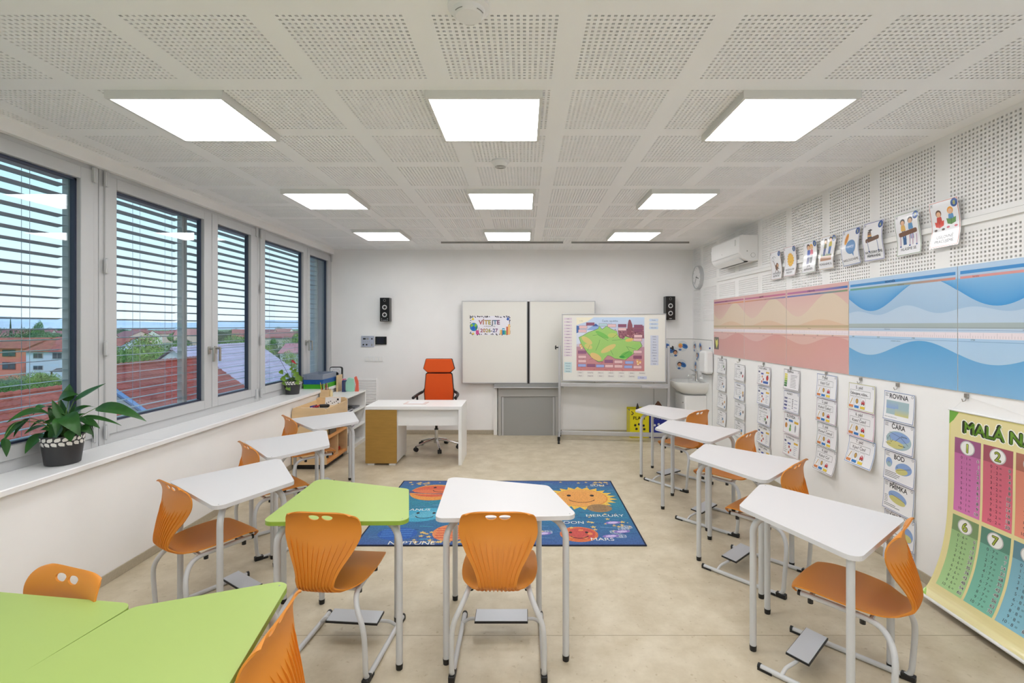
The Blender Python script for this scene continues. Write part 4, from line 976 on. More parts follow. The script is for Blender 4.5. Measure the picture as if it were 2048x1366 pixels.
for i in range(14):
    a_ = rl.uniform(0, 2*PI); L0 = rl.uniform(.05, .10); L1 = L0+rl.uniform(.09, .16); z0 = rl.uniform(.20, .30); x0, y0 = .6*L0*math.cos(a_), L0*math.sin(a_); x1, y1 = max(-.09, .55*L1*math.cos(a_)), L1*math.sin(a_)
    leaf('leaf', bp, (x0, y0, z0), (x1, y1, z0+rl.uniform(-.10, .07)), rl.uniform(.035, .06), .02, stem_from=base)
for (a, b, w_, dy, sg) in LV:
    p0 = PX(*a, dy*.6); p1 = PX(*b, dy)
    leaf('leaf', bp, p0, p1, w_, sg, stem_from=base if a != (8, 876) else PX(46, 842, 0), up=(.1, -.75, .9))
sp = thing('potted_geranium', 'small leafy plant with one red leaf in a dark pot on the far sill', 'plant', (-2.90, 6.17, .8385))
pot(sp, .078, .098, .170, .050)
q2 = 6.15/985
Y_ = 6.17
def PY(x, y, dy=0.): return onsill(x, y, 6.17+dy, -2.90)
M_leaf2 = mat('light_green_leaf', S(112, 148, 52), .5, noise=.2, nscale=20)
for (x, y, dy, r) in ((567, 756, 0, .055), (571, 764, -.04, .06), (578, 768, -.06, .06), (574, 750, .03, .045), (563, 743, .0, .045), (585, 758, .03, .05), (593, 748, -.02, .06), (597, 755, -.03, .06), (589, 742, .02, .05), (601, 757, .0, .05), (583, 737, .0, .035), (577, 775, -.08, .05), (595, 764, -.06, .045)):
    c = PY(x, y, dy); leaf('leaf', sp, (c[0]-r*.35, c[1], c[2]+r*.3), (c[0]+r*.55, c[1]-.01, c[2]-r*.7), r*1.25, .004, stem_from=(0, 0, .15), m=M_leaf2, n=8, up=(0, -1, .4))
MB().tube(catmull([(0, 0, .15), PY(569, 735), PY(562, 722), PY(559, 712)], 12), .002, 6).tube([PY(562, 722), PY(557, 725)], .0015, 6).build('bare_twig', mat('brown_twig', S(84, 60, 60), .6), sp)
c0 = PY(583, 720); c1 = PY(593, 728); lf = leaf('red_leaf', sp, c0, c1, .028, .004, stem_from=PY(583, 737), m=mat('red_leaf', S(200, 50, 60), .5), n=8, up=(0, -1, .3)); lf['label'] = 'single red leaf'
# ---------------------------------------------------------------- planet rug
RX0, RX1, RY0, RY1 = -1.300, .935, 3.785, 5.345
rg = thing('planet_rug', 'blue rug printed with smiling planets, sun and moon on the floor', 'rug', (RX0, RY0, 0))
W_, H_ = RX1-RX0, RY1-RY0
MB().box(0, W_, 0, H_, .0, .007).build('rug_pile', mat('rug_blue', S(40, 74, 132), .95), rg)
MB().box(-.008, W_+.008, -.008, .004, 0, .0085).box(-.008, W_+.008, H_-.004, H_+.008, 0, .0085).box(-.008, .004, .004, H_-.004, 0, .0085).box(W_-.004, W_+.008, .004, H_-.004, 0, .0085).build('bound_edge', mat('rug_edge', S(20, 30, 56), .9), rg)
cv = Canvas()
n1_, n2_ = S(66, 96, 152), S(54, 134, 156); random.seed(5)
cv.rect(.004, .004, W_-.004, H_*.35, n1_, S(52, 116, 152), ny=6); cv.rect(.004, H_*.35, W_-.004, H_*.6, S(52, 116, 152), n2_, ny=4, lay=1); cv.rect(.004, H_*.6, W_-.004, H_-.004, n2_, S(66, 96, 152), ny=6, lay=1)
for i in range(260):
    x = random.uniform(.05, W_-.05); y = random.uniform(.05, H_-.05); a = random.uniform(-.3, .3); l_ = random.uniform(.05, .16)
    cv.line([(x, y), (min(W_-.02, x+l_*math.cos(a)), y+l_*math.sin(a)*.5)], random.uniform(.004, .010), S(*random.choice(((92, 132, 184), (44, 66, 126), (70, 160, 176), (50, 90, 150), (110, 150, 190)))))
gold = S(222, 190, 110)
def star(x, y, r, c=gold): cv.poly([(x+(r if k % 2 == 0 else r*.42)*math.sin(PI*k/5), y+(r if k % 2 == 0 else r*.42)*math.cos(PI*k/5)) for k in range(10)], c)
for i in range(46):
    x, y = random.choice(((.98, .30), (.30, 1.42), (.92, .16), (1.95, .62), (.75, .55), (1.2, .35), (2.0, 1.47))); star(x+random.gauss(0, .11), min(H_-.04, max(.04, y+random.gauss(0, .06))), random.uniform(.010, .032))
def R2(px, py):
    Y = 985*1.685/(py-652); X = (px-1048)*Y/985; return X-RX0, Y-RY0
def face(x, y, s):
    cv.poly(ell(x-.12*s, y+.06*s, .018*s+.004, .026*s+.004, 12), S(50, 40, 40)); cv.poly(ell(x+.12*s, y+.06*s, .018*s+.004, .026*s+.004, 12), S(50, 40, 40))
    cv.line([(x+.14*s*math.cos(a), y-.02*s+.12*s*math.sin(a)) for a in [PI*1.12+PI*.76*k/10 for k in range(11)]], .010, S(60, 40, 40))
x, y = R2(1162, 996); sunr = .275
cv.poly([(x+(sunr*(1.28 if k % 2 else 1.0))*math.cos(PI*k/22), y+(sunr*(1.28 if k % 2 else 1.0)*.92)*math.sin(PI*k/22)) for k in range(44)], S(232, 190, 84)); cv.poly(ell(x, y, sunr*.94, sunr*.86, 40), S(222, 140, 70)); cv.poly(ell(x, y, sunr*.90, sunr*.82, 40), S(232, 168, 92))
for i in range(16): a = y-sunr*.6+i*sunr*.08; cv.line([(x-.16+random.uniform(-.05, .03), a), (x+.12+random.uniform(-.05, .05), a+.006)], .008, S(226, 150, 78))
face(x, y, .95)
x, y = R2(1199, 1017); cv.poly(ell(x, y, .115, .10, 24), S(160, 128, 90)); [cv.line([(x-.06, y-.06+.02*i), (x+.06, y-.055+.02*i)], .006, S(112, 90, 66)) for i in range(7)]
x, y = R2(1158, 1069); cv.poly(ell(x, y, .155, .145, 28), S(214, 116, 70)); cv.poly(ell(x+.02, y+.01, .115, .11, 24), S(196, 84, 78)); [cv.poly(ell(x+.09*math.cos(i*1.3), y+.08*math.sin(i*1.3), .022, .016, 10), S(228, 140, 84)) for i in range(6)]; face(x, y, .55)
for (px, py, n_s, sg) in ((842, 968, 9, .07), (880, 1088, 14, .10), (860, 1070, 8, .08), (915, 1092, 8, .08), (1195, 966, 10, .08), (1215, 1050, 12, .14), (1250, 1052, 6, .08), (960, 1085, 6, .1)):
    xs_, ys_ = R2(px, py)
    for i in range(n_s): star(min(W_-.05, max(.05, xs_+random.gauss(0, sg))), min(H_-.05, max(.05, ys_+random.gauss(0, sg*.5))), random.uniform(.010, .030))
for (px, py) in ((1228, 1066), (1244, 1060), (1238, 1074), (1250, 1056), (1090, 1066)):
    xs_, ys_ = R2(px, py)
    for k_ in range(4): cv.line([(xs_+.03*math.cos(a_)+.03*(k_ % 2), ys_+.022*math.sin(a_)+.02*(k_//2)) for a_ in [2*PI*i/10 for i in range(11)]], .005, S(190, 200, 214))
x, y = R2(868, 985)
cv.poly(ell(x, y, .24, .235, 36), S(224, 150, 76)); cv.poly(ell(x, y+.03, .225, .165, 30), S(214, 100, 74)); cv.poly(ell(x, y-.02, .23, .05, 30), S(232, 160, 90)); cv.poly(ell(x-.08, y-.01, .40, .035, 30, -.12), S(86, 88, 130)); cv.poly(ell(x, y+.02, .215, .06, 30, -.05), S(220, 120, 80)); face(x+.07, y+.10, .7)
x, y = R2(846, 1030); cv.poly(ell(x, y, .21, .15, 30, .35), S(74, 166, 196)); [cv.line([(x-.14+.01*i, y-.08+.022*i), (x+.13, y-.03+.024*i)], .008, S(130, 198, 214)) for i in range(6)]; face(x+.02, y, .6)
x, y = R2(902, 1066); cv.poly(ell(x, y, .15, .16, 28), S(222, 140, 90)); [cv.line([(x-.12, y-.1+.045*i), (x+.12, y-.095+.045*i)], .018, S(206, 96, 76)) for i in range(5)]
x, y = R2(795, 1068); cv.poly(ell(x, y, .16, .12, 28), S(50, 96, 170)); [cv.line([(x-.13, y-.05+.04*i), (x+.12, y-.04+.04*i)], .010, S(84, 136, 200)) for i in range(4)]
for (px, py) in ((1226, 1046), (1244, 1064), (1222, 1073), (1086, 1068)):
    x, y = R2(px, py); cv.poly(ell(x, y, .07, .03, 16, .15), S(140, 120, 190)); cv.poly(ell(x, y, .045, .018, 14, .15), S(206, 190, 226))
for wd, px, py, h_ in (('SUN', 1195, 973, .052), ('MERCURY', 1211, 1034, .050), ('MOON', 1141, 1048, .050), ('MARS', 1206, 1082, .050), ('URANUS', 829, 1022, .048), ('NEPTUNE', 822, 1090, .056)):
    x, y = R2(px, py); cv.text(wd, x, y, h_*1.1, S(226, 228, 220))
cv.build('rug_print', plane((0, 0, 0), (1, 0, 0), (0, 1, 0), (0, 0, 1), .0073), rg, print_mat('woven_print', .95, 0., .5))
# ---------------------------------------------------------------- welcome poster
LN = S(74, 76, 84)
t = thing('welcome_poster', 'small colourful VÍTEJTE poster stuck on the left half of the wall board', 'poster', (-.832, YB-.1015, 1.55))
PW, PH = .62, .295; MB().box(0, PW, -.001, 0, 0, PH).build('paper', M_paper, t)
cv = Canvas(); random.seed(3)
cv.rect(0, 0, PW, PH, S(232, 230, 238)); 
for i in range(70):
    x = random.uniform(0, PW); yb2 = random.choice((random.uniform(0, .022), random.uniform(PH-.022, PH))); cv.poly(ell(x, yb2, .011, .006, 8, random.uniform(0, 3)), S(34, 32, 40))
for i in range(24): cv.poly(ell(random.choice((random.uniform(0, .012), PW-random.uniform(0, .012))), random.uniform(0, PH), .007, .009, 8), S(40, 38, 56))
cs = [(214, 110, 120), (226, 130, 90), (226, 180, 70), (206, 190, 60), (120, 130, 140), (90, 150, 190), (150, 80, 130)]
def spaced(word, x, y, h, cols):
    for i, ch in enumerate(word):
        w_ = text_tris(ch, .05)[2]; tw = (w_[1]-w_[0])*h/.73; cv.text(ch, x+tw/2, y, h, LN, bold=.05); cv.text(ch, x+tw/2, y, h*.97, S(*cols[i % len(cols)]), bold=.0); x += tw+.008
spaced('VÍTEJTE', .135, .165, .068, cs)
cv.text('ve školním roce', .30, .128, .020, S(80, 80, 90))
spaced('2026-27', .160, .045, .056, [(200, 90, 130), (226, 150, 60), (226, 190, 60), (190, 190, 80), (120, 130, 140), (90, 100, 170), (150, 90, 150)])
cv.poly(ell(.058, .125, .060, .064, 28), S(40, 60, 70)); cv.poly(ell(.058, .125, .056, .060, 28), S(24, 130, 196)); cv.poly(ell(.03, .145, .022, .026, 12, .4), S(140, 196, 60)); cv.poly(ell(.085, .15, .020, .026, 12, -.3), S(130, 190, 60)); cv.poly(ell(.095, .11, .015, .026, 12), S(60, 130, 90)); cv.poly(ell(.05, .11, .026, .030, 14), S(22, 92, 200))
star(0, 0, .0001); 
cv.poly([(.02, .24), (.045, .275), (.065, .24), (.045, .225)], S(230, 206, 60)); cv.poly([(PW-.06, .24), (PW-.035, .285), (PW-.015, .25), (PW-.03, .22)], S(50, 90, 170)); cv.poly([(.09, .01), (.14, .01), (.135, .075), (.088, .075)], S(206, 84, 150)); cv.line([(.13, .075), (.137, .12)], .006, S(170, 110, 70))
for x0, x1, h1, c in ((.46, .485, .08, (230, 200, 120)), (.485, .495, .08, (226, 130, 70)), (.495, .535, .105, (20, 140, 180)), (.535, .558, .07, (120, 190, 120)), (.558, .585, .13, (206, 110, 80)), (.585, .618, .165, (240, 196, 130))): cv.rect(x0, .006, x1, h1, S(*c))
cv.rect(.502, .075, .53, .092, S(200, 230, 240)); cv.poly([(.02, .01), (.075, .01), (.05, .045)], S(226, 196, 90))
cv.build('poster_print', plane((0, -.001, 0), (1, 0, 0), (0, 0, 1), (0, -1, 0), .0003), t)
# ---------------------------------------------------------------- map on the mobile board
MWR = math.radians(-6.5); MWO = Vector((.565, 7.33, 0))
def mwp(u, z, d=-.0045):
    return (MWO.x+u*math.cos(MWR)-d*math.sin(MWR), MWO.y+u*math.sin(MWR)+d*math.cos(MWR), z)
mp = thing('map_poster', 'illustrated map of the Czech Republic with green land on a pink scene', 'map', mwp(.215, 1.03), MWR)
PW, PH = .985, .787; MB().box(0, PW, -.001, 0, 0, PH).build('paper', M_paper, mp)
cv = Canvas(); random.seed(11)
def MP(x, y): return ((x-1135)/645*PW, (697-y)/522*PH)
cv.rect(0, PH*.45, PW, PH, S(206, 190, 206), S(190, 212, 236), ny=3); cv.rect(0, 0, PW, PH*.45, S(202, 132, 132), S(186, 144, 158), ny=3)
cv.poly([MP(1135, 175), MP(1300, 175), MP(1240, 215), MP(1135, 250)], S(236, 230, 206)); cv.poly([MP(1135, 300), MP(1300, 300), MP(1260, 400), MP(1135, 440)], S(214, 222, 236))
cv.poly([MP(1230, 300), MP(1320, 235), MP(1370, 270), MP(1390, 300)], S(140, 170, 216)); cv.poly([MP(1290, 262), MP(1320, 235), MP(1345, 262)], S(64, 92, 160)); cv.poly([MP(1135, 255), MP(1165, 262), MP(1160, 320), MP(1135, 330)], S(70, 110, 176))
cv.poly([MP(1530, 300), MP(1775, 255), MP(1778, 380), MP(1540, 380)], S(150, 96, 110)); cv.poly([MP(1622, 250), MP(1632, 205), MP(1642, 195), MP(1652, 205), MP(1668, 250), MP(1672, 350), MP(1616, 350)], S(140, 84, 96))
for i in range(90): x = random.uniform(1490, 1775); y = random.uniform(290, 395); a = MP(x, y); cv.poly(ell(a[0], a[1], .008, .006, 6), S(*random.choice(((96, 56, 66), (206, 150, 150), (120, 76, 86)))))
for i in range(60): a = MP(random.uniform(1140, 1770), random.uniform(560, 690)); cv.line([a, (a[0]+random.uniform(-.06, .06), a[1]-random.uniform(0, .03))], .004, S(*random.choice(((196, 110, 118), (166, 88, 98), (206, 126, 128)))))
bd = [(1160, 372), (1200, 352), (1250, 322), (1310, 302), (1345, 285), (1352, 262), (1382, 292), (1425, 262), (1468, 290), (1520, 312), (1530, 350), (1548, 378), (1590, 388), (1598, 360), (1655, 378), (1640, 402), (1690, 408), (1740, 412), (1758, 452), (1720, 490), (1690, 520), (1640, 555), (1600, 588), (1545, 580), (1500, 575), (1465, 552), (1432, 545), (1405, 575), (1385, 602), (1345, 608), (1290, 575), (1240, 520), (1205, 470), (1180, 430)]
rb_ = [MP(*b) for b in bd]; cx_, cy_ = MP(1455, 440)
cv.poly([((x-cx_)*1.012+cx_, (y-cy_)*1.02+cy_) for x, y in rb_], S(60, 80, 60)); cv.poly(rb_, S(158, 202, 112))
for (x, y, a_, b_, r_, c) in ((1235, 400, 60, 26, -.6, (214, 196, 124)), (1320, 560, 60, 30, -.5, (222, 190, 124)), (1440, 480, 80, 26, .5, (214, 196, 124)), (1250, 460, 40, 24, -.4, (206, 200, 120)), (1640, 395, 40, 16, .2, (222, 190, 110)), (1380, 345, 70, 20, -.5, (120, 190, 90)), (1610, 540, 60, 30, .4, (110, 186, 84)), (1480, 350, 46, 22, 0, (190, 200, 110)), (1700, 460, 40, 22, .2, (150, 204, 110)), (1570, 560, 26, 12, 0, (60, 160, 70))):
    p_ = MP(x, y); cv.poly(ell(p_[0], p_[1], a_/645*PW, b_/522*PH, 22, r_), S(*c))
for P in (((1290, 352), (1340, 345), (1400, 380), (1440, 405)), ((1360, 395), (1350, 430), (1320, 500)), ((1610, 455), (1640, 500), (1560, 560)), ((1475, 400), (1560, 392), (1600, 388)), ((1460, 490), (1485, 545)), ((1480, 375), (1530, 335)), ((1265, 445), (1240, 500)), ((1620, 460), (1700, 485))): cv.line([MP(*a) for a in P], .0035, S(50, 110, 70))
for (x, y, k_) in ((1268, 240, 0), (1390, 248, 2), (1474, 256, 1), (1572, 256, 0), (1722, 262, 0), (1198, 270, 1), (1192, 308, 1), (1572, 290, 1), (1724, 302, 0), (1722, 358, 1), (1718, 392, 1), (1718, 510, 1), (1190, 562, 1), (1190, 604, 1), (1188, 646, 3), (1276, 646, 4), (1362, 650, 3), (1448, 650, 1), (1536, 652, 1), (1628, 656, 3), (1716, 658, 1), (1444, 604, 4), (1536, 608, 1), (1638, 614, 3), (1190, 516, 4), (1716, 562, 0)):
    c = ((140, 84, 110), (226, 190, 192), (176, 206, 214), (156, 172, 222), (146, 96, 130))[k_]; a = MP(x-38, y+13); b = MP(x+38, y-13); cv.rect(a[0]-.003, a[1]-.003, b[0]+.003, b[1]+.003, S(120, 76, 96)); cv.rect(a[0], a[1], b[0], b[1], S(*c))
for (x, y) in ((1175, 450), (1185, 470), (1715, 600), (1740, 610), (1720, 625)): a = MP(x, y); cv.poly(ell(a[0], a[1], .018, .024, 12), S(226, 176, 110)); cv.poly(ell(a[0], a[1]-.01, .009, .010, 10), S(240, 226, 206))
a = MP(1456, 218); cv.text('Česká republika', a[0], a[1], .026, S(60, 80, 120)); a = MP(1456, 236); cv.text('mapa krajů', a[0], a[1], .010, S(80, 96, 130)); a = MP(1180, 213); cv.text('5. třída', a[0], a[1], .013, S(150, 140, 100))
cv.build('map_print', plane((0, -.001, 0), (1, 0, 0), (0, 0, 1), (0, -1, 0), .0003), mp)
def strip(u, z, w_, h_, c, txt, lb, grp):
    t = MB().box(-w_/2, w_/2, -.0012, 0, -h_/2, h_/2).build('word_strip', mat('strip_%d_%d' % (c[0], c[2]), S(*c), .5)); t.location = mwp(u, z); t.rotation_euler = (0, 0, MWR); tag(t, lb, 'label strip', grp)
    cv = Canvas(); cv.text(txt, 0, -.006, .014, S(70, 60, 76), wmax=w_*.8); cv.build('lettering', plane((0, -.0012, 0), (1, 0, 0), (0, 0, 1), (0, -1, 0), .0002), t)
BU = lambda x: (x/4.876+920-1124)/200.6*1.51
BZ = lambda y: 1.873-(y/4.876+600-628)*.00734
ORD = ('top', 'second', 'third', 'fourth', 'fifth', 'sixth', 'seventh', 'eighth', 'ninth', 'tenth', 'eleventh', 'twelfth', 'thirteenth')
for q_, (y, w1) in enumerate(zip((187, 218, 252, 282, 311, 341, 371, 401, 431, 461, 489, 518, 547), ('Labe', 'Vltava', 'Morava', 'Odra', 'Ohře', 'Sázava', 'Berounka', 'Dyje', 'Otava', 'Jizera', 'Svratka', 'Lužnice', 'Bečva'))):
    strip(BU(1053), BZ(y), .115, .030, (218, 204, 214), w1, ORD[q_]+' small pink word strip down the column left of the map', 'pink word strips left of the map')
for q_, (y, w1) in enumerate(zip((627, 652, 678, 705), ('Krkonoše', 'Šumava', 'Jeseníky', 'Beskydy'))): strip(BU(1053), BZ(y), .11, .036, (190, 216, 220), w1, ORD[q_]+' small aqua word strip below the pink column left of the map', 'aqua word strips left of the map')
for q_, (y, w1) in enumerate(zip((202, 239, 275), ('Polsko', 'Německo', 'Rakousko'))): strip(BU(1859), BZ(y), .125, .040, (196, 212, 232), w1, ORD[q_]+' small blue word strip of the upper group right of the map', 'blue word strips upper right of the map')
for q_, (y, w1) in enumerate(zip((362, 387, 413, 440, 466, 492, 518, 545, 572, 598, 625), ('Sněžka', 'Praha', 'Brno', 'Ostrava', 'Plzeň', 'Liberec', 'Olomouc', 'Jihlava', 'Zlín', 'Pardubice', 'Cheb'))): strip(BU(1865), BZ(y), .115, .0375, (204, 210, 226), w1, ORD[q_]+' small lavender word strip down the tall column right of the map', 'lavender word strips right of the map')
for i, (w1, w2) in enumerate((('Praha', 'Plzeň'), ('Karlovy Vary', 'Hradec Kr.'), ('Ústí n. L.', 'Brno'), ('Liberec', 'Olomouc'), ('Ostrava', 'Zlín'), ('Jihlava', 'České Bud.'), ('Pardubice', 'Krajské'))):
    x = 1170+97*i; strip(BU(x), BZ(716), .095, .036, (222, 218, 214), w1, ('leftmost' if i == 0 else ORD[i])+' pale word strip along the upper row under the map', 'pale word strips in the upper row under the map')
    if i < 6: strip(BU(x), BZ(748), .095, .036, (222, 218, 214), w2, ('leftmost' if i == 0 else ORD[i])+' pale word strip along the lower row under the map', 'pale word strips in the lower row under the map')
    else: strip(BU(x), BZ(760), .13, .042, (196, 202, 226), w2, 'lavender word strip at the lower right under the map', None)
# ---------------------------------------------------------------- printed sheets on the right wall
XW = XR-.002
def wallfn(ytop, ztop, curl=0., H=1., W=1., d0=.004):
    """sheet whose upper left corner (seen from the room) is at (XW, ytop, ztop); u runs to the right, v down is negative"""
    def f(u, v, l):
        t = -v/H; s = u/W
        off = d0+curl*t*t+curl*.25*abs(math.sin(PI*s))*0
        return (-(off+EPS*l+.0004), -u, v)
    return f
def sheet(name, label, cat, y0, z1, W, H, draw, group=None, curl=0., fn=None, rot=0., m=None, d0=.004, cuts=None):
    t = thing(name, label, cat, (XW, y0, z1), group=group)
    f = fn or wallfn(y0, z1, curl, H, W, d0)
    nu, nv = 4, 12; vs = []; fs = []
    for j in range(nv+1):
        for i in range(nu+1): vs.append(f(W*i/nu, -H*j/nv, -1))
    for j in range(nv):
        for i in range(nu): a = j*(nu+1)+i; fs.append((a, a+1, a+nu+2, a+nu+1))
    k = len(vs); vs2 = [(x+.0006, y, z) for x, y, z in vs]; vs = vs+vs2; fs += [tuple(q_+k for q_ in reversed(f_)) for f_ in list(fs)]
    MB().add(vs, fs).build('paper', m or M_lam, t, smooth=40)
    cv = Canvas(); draw(cv, W, H); cv.build('sheet_print', f, t, PRINTG, cuts=cuts or [-H*(i+1)/8 for i in range(7)])
    if rot: t.rotation_euler = (rot, 0, 0)
    return t
def R(cv, x0, y0, x1, y1, c, ny=8): cv.rect(x0, y0, x1, y1, c, ny=ny)
# timeline panels --------------------------------------------------
def tl(label, y0, y1, pink, idx):
    W = y0-y1-.003; H = .755
    t = thing('timeline_panel', label, 'poster', (XW, y0, 1.297), group='history timeline panels')
    MB().box(-.008, 0, -W, 0, 0, H).build('panel_board', M_white, t)
    cv = Canvas(); w0 = W*.004
    ph = {0: .3, 1: .0, 2: .0, 3: .0, 4: .0, 5: .5}[idx]
    if pink:
        a1, a2, a3 = S(232, 164, 150), S(228, 198, 164), S(222, 176, 166)
        cv.rect(0, 0, W, H*.42, S(216, 168, 162), S(216, 156, 150), ny=2)
        lo = lambda x: H*(.30-.08*math.cos((x/W-.25)*2*PI)) if True else 0
        cv.band(0, W, lambda x: H*(.345-.055*math.cos(2*PI*(x/W-.30))) , lambda x: H*.42, 30, S(222, 180, 174), S(224, 178, 172))
        cv.rect(0, H*.415, W, H, S(224, 202, 180), S(218, 172, 170), ny=2)
        cv.band(0, W, lambda x: H*.52, lambda x: H*(.77+.13*math.cos(2*PI*(x/W-.72))), 30, S(222, 200, 176), S(222, 202, 178))
        cv.band(0, W, lambda x: H*.52, lambda x: H*(.56+.04*math.cos(2*PI*(x/W-.6))), 30, S(220, 188, 158), S(220, 188, 158))
        cv.rect(0, H*.505, W, H*.53, S(190, 168, 132)); cv.rect(0, H*.495, W, H*.505, S(206, 184, 148))
        bars = {0: ((S(150, 80, 130), S(196, 104, 138)), (S(214, 160, 130), S(220, 140, 90))), 1: ((S(190, 104, 140), S(196, 104, 138)), (S(214, 146, 100), S(112, 112, 170))), 2: ((S(190, 104, 146), S(30, 110, 184)), (S(106, 116, 186), S(130, 150, 100)))}[idx]
        c_line = S(160, 70, 70)
    else:
        cv.rect(0, 0, W, H*.44, S(130, 182, 222), S(70, 158, 214), ny=2)
        cv.band(0, W, (lambda x: H*(.27-.08*math.cos(2*PI*(x/W-.30)*1.0)) if False else H*(.335-.075*math.cos(2*PI*(x/W-.74)))) if False else (lambda x: H*(.31+.08*math.cos(2*PI*(x/W-.72)))), lambda x: H*.44, 40, S(176, 206, 232), S(170, 204, 234))
        cv.rect(0, H*.43, W, H, S(190, 208, 226), S(176, 206, 234), ny=2)
        cv.band(0, W, lambda x: H*(.66+.03*math.cos(4*PI*(x/W-.10))+.018*math.cos(2*PI*(x/W-.6))), lambda x: H*(.955), 40, S(160, 192, 222), S(178, 206, 232))
        cv.band(0, W, lambda x: H*(.80+.13*math.cos(2*PI*(x/W-.76))), lambda x: H*.90 if False else max(H*.90, H*(.80+.13*math.cos(2*PI*(x/W-.76)))+.0001), 40, S(60, 150, 214), S(130, 186, 228))
        cv.rect(0, H*.93, W, H, S(180, 208, 236)); cv.rect(0, H*.50, W, H*.545, S(168, 182, 184)); cv.rect(0, H*.50, W, H*.512, S(156, 168, 172))
        bars = {3: ((S(54, 140, 208), S(50, 138, 208)), (S(96, 164, 150), S(212, 140, 128))), 4: ((S(54, 140, 208), S(50, 138, 208)), (S(222, 150, 146), S(214, 170, 176))), 5: ((S(54, 140, 208), S(50, 138, 208)), (S(96, 164, 150), S(212, 140, 128)))}[idx]
        c_line = S(70, 120, 170)
    for (c1, c2), z in zip(bars, (.945, .905)):
        h = .026 if z > .92 else .020
        cv.hrect(w0+.012, H*z-H*h/2, W*.55, H*z+H*h/2, c1, c1 if c1 == c2 else tuple(.7*a+.3*b for a, b in zip(c1, c2))); cv.hrect(W*.55, H*z-H*h/2, W-.012, H*z+H*h/2, tuple(.7*a+.3*b for a, b in zip(c1, c2)), c2)
    nm = (('PRAVĚK', 'doba kamenná'), ('STAROVĚK', 'antika'), ('STŘEDOVĚK', 'románský sloh'), ('NOVOVĚK', 'renesance'), ('NOVOVĚK', 'baroko'), ('NOVOVĚK', 'klasicismus'))[idx]
    cv.text(nm[0], W*.45, H*.936, H*.020, S(40, 40, 80), bold=.015); cv.text(nm[1], W*(.12 if idx == 4 else .55), H*.899, H*.014, S(60, 60, 80))
    # ruler band
    cv.rect(0, H*.42, W, H*.47, S(236, 224, 230), ny=1); n = 60
    for i in range(n+1): x = W*i/n; cv.line([(x, H*.425), (x, H*.425+H*(.04 if i % 5 == 0 else .02))], .0012, S(150, 150, 156))
    cv.line([(0, H*.485), (W, H*.485)], .0016, c_line); cv.line([(0, H*.398), (W, H*.398)], .0016, c_line)
    yr = ((('-1000', .3), ('-500', .75)), (('0', .28), ('500', .7)), (('900', .12), ('1000', .33), ('1100', .55), ('1200', .78)), (('1500', .05), ('1550', .33), ('1700', .66)), (('1750', .10), ('1800', .6)), (('1850', .3),))[idx]
    for s_, x in yr: cv.text(s_, W*x, H*.405, H*.014, S(50, 50, 60))
    cv.text('Habsburkové' if not pink else 'Přemyslovci', W*.42, H*.487, H*.010, S(60, 50, 60)); cv.text('osvícenství a reformy' if not pink else 'první státy', W*.5, H*.376, H*.010, S(60, 50, 60))
    cv.build('timeline_print', plane((-.008, 0, 0), (0, -1, 0), (0, 0, 1), (-1, 0, 0), .0004), t, PRINTG)
    if idx == 0:
        c2 = Canvas(); c2.rect(.02, H*.10, .175, H*.32, S(110, 104, 92)); c2.poly([(.05, H*.30), (.09, H*.25), (.14, H*.29), (.15, H*.20), (.10, H*.12), (.07, H*.20)], S(226, 220, 110)); c2.build('corner_picture', plane((-.009, 0, 0), (0, -1, 0), (0, 0, 1), (-1, 0, 0), .014*.1), t, PRINTG)
    return t
tl('pink timeline panel on the right wall farthest from the camera, with a small dark picture', 6.82, 5.88, True, 0)
tl('pink timeline panel on the right wall, middle one of the three pink ones', 5.878, 4.935, True, 1)
tl('pink timeline panel on the right wall that adjoins the blue ones', 4.933, 3.985, True, 2)
tl('blue timeline panel on the right wall that adjoins the pink ones', 3.983, 2.985, False, 3)
tl('blue timeline panel on the right wall cut by the right edge of the picture', 2.983, 1.99, False, 4)
tl('blue timeline panel on the right wall beyond the picture edge', 1.988, .99, False, 5)
# hooks under the panels
for i, (y, lb) in enumerate(((6.55, 'first'), (6.02, 'second'), (5.41, 'third'), (4.86, 'fourth'), (4.29, 'fifth'), (3.85, 'sixth'), (3.47, 'seventh'), (2.93, 'eighth'))):
    t = MB().box(-.012, 0, -.010, .010, -.012, .012).tube([(-.008, 0, -.010), (-.012, 0, -.03), (-.028, 0, -.034), (-.034, 0, -.018)], .0025, 6).build('wall_hook', M_steel); t.location = (XW, y, 1.275)
    tag(t, 'small metal hook under the timeline panels, %s from the back corner' % lb, 'hook', 'metal hooks under the timeline')
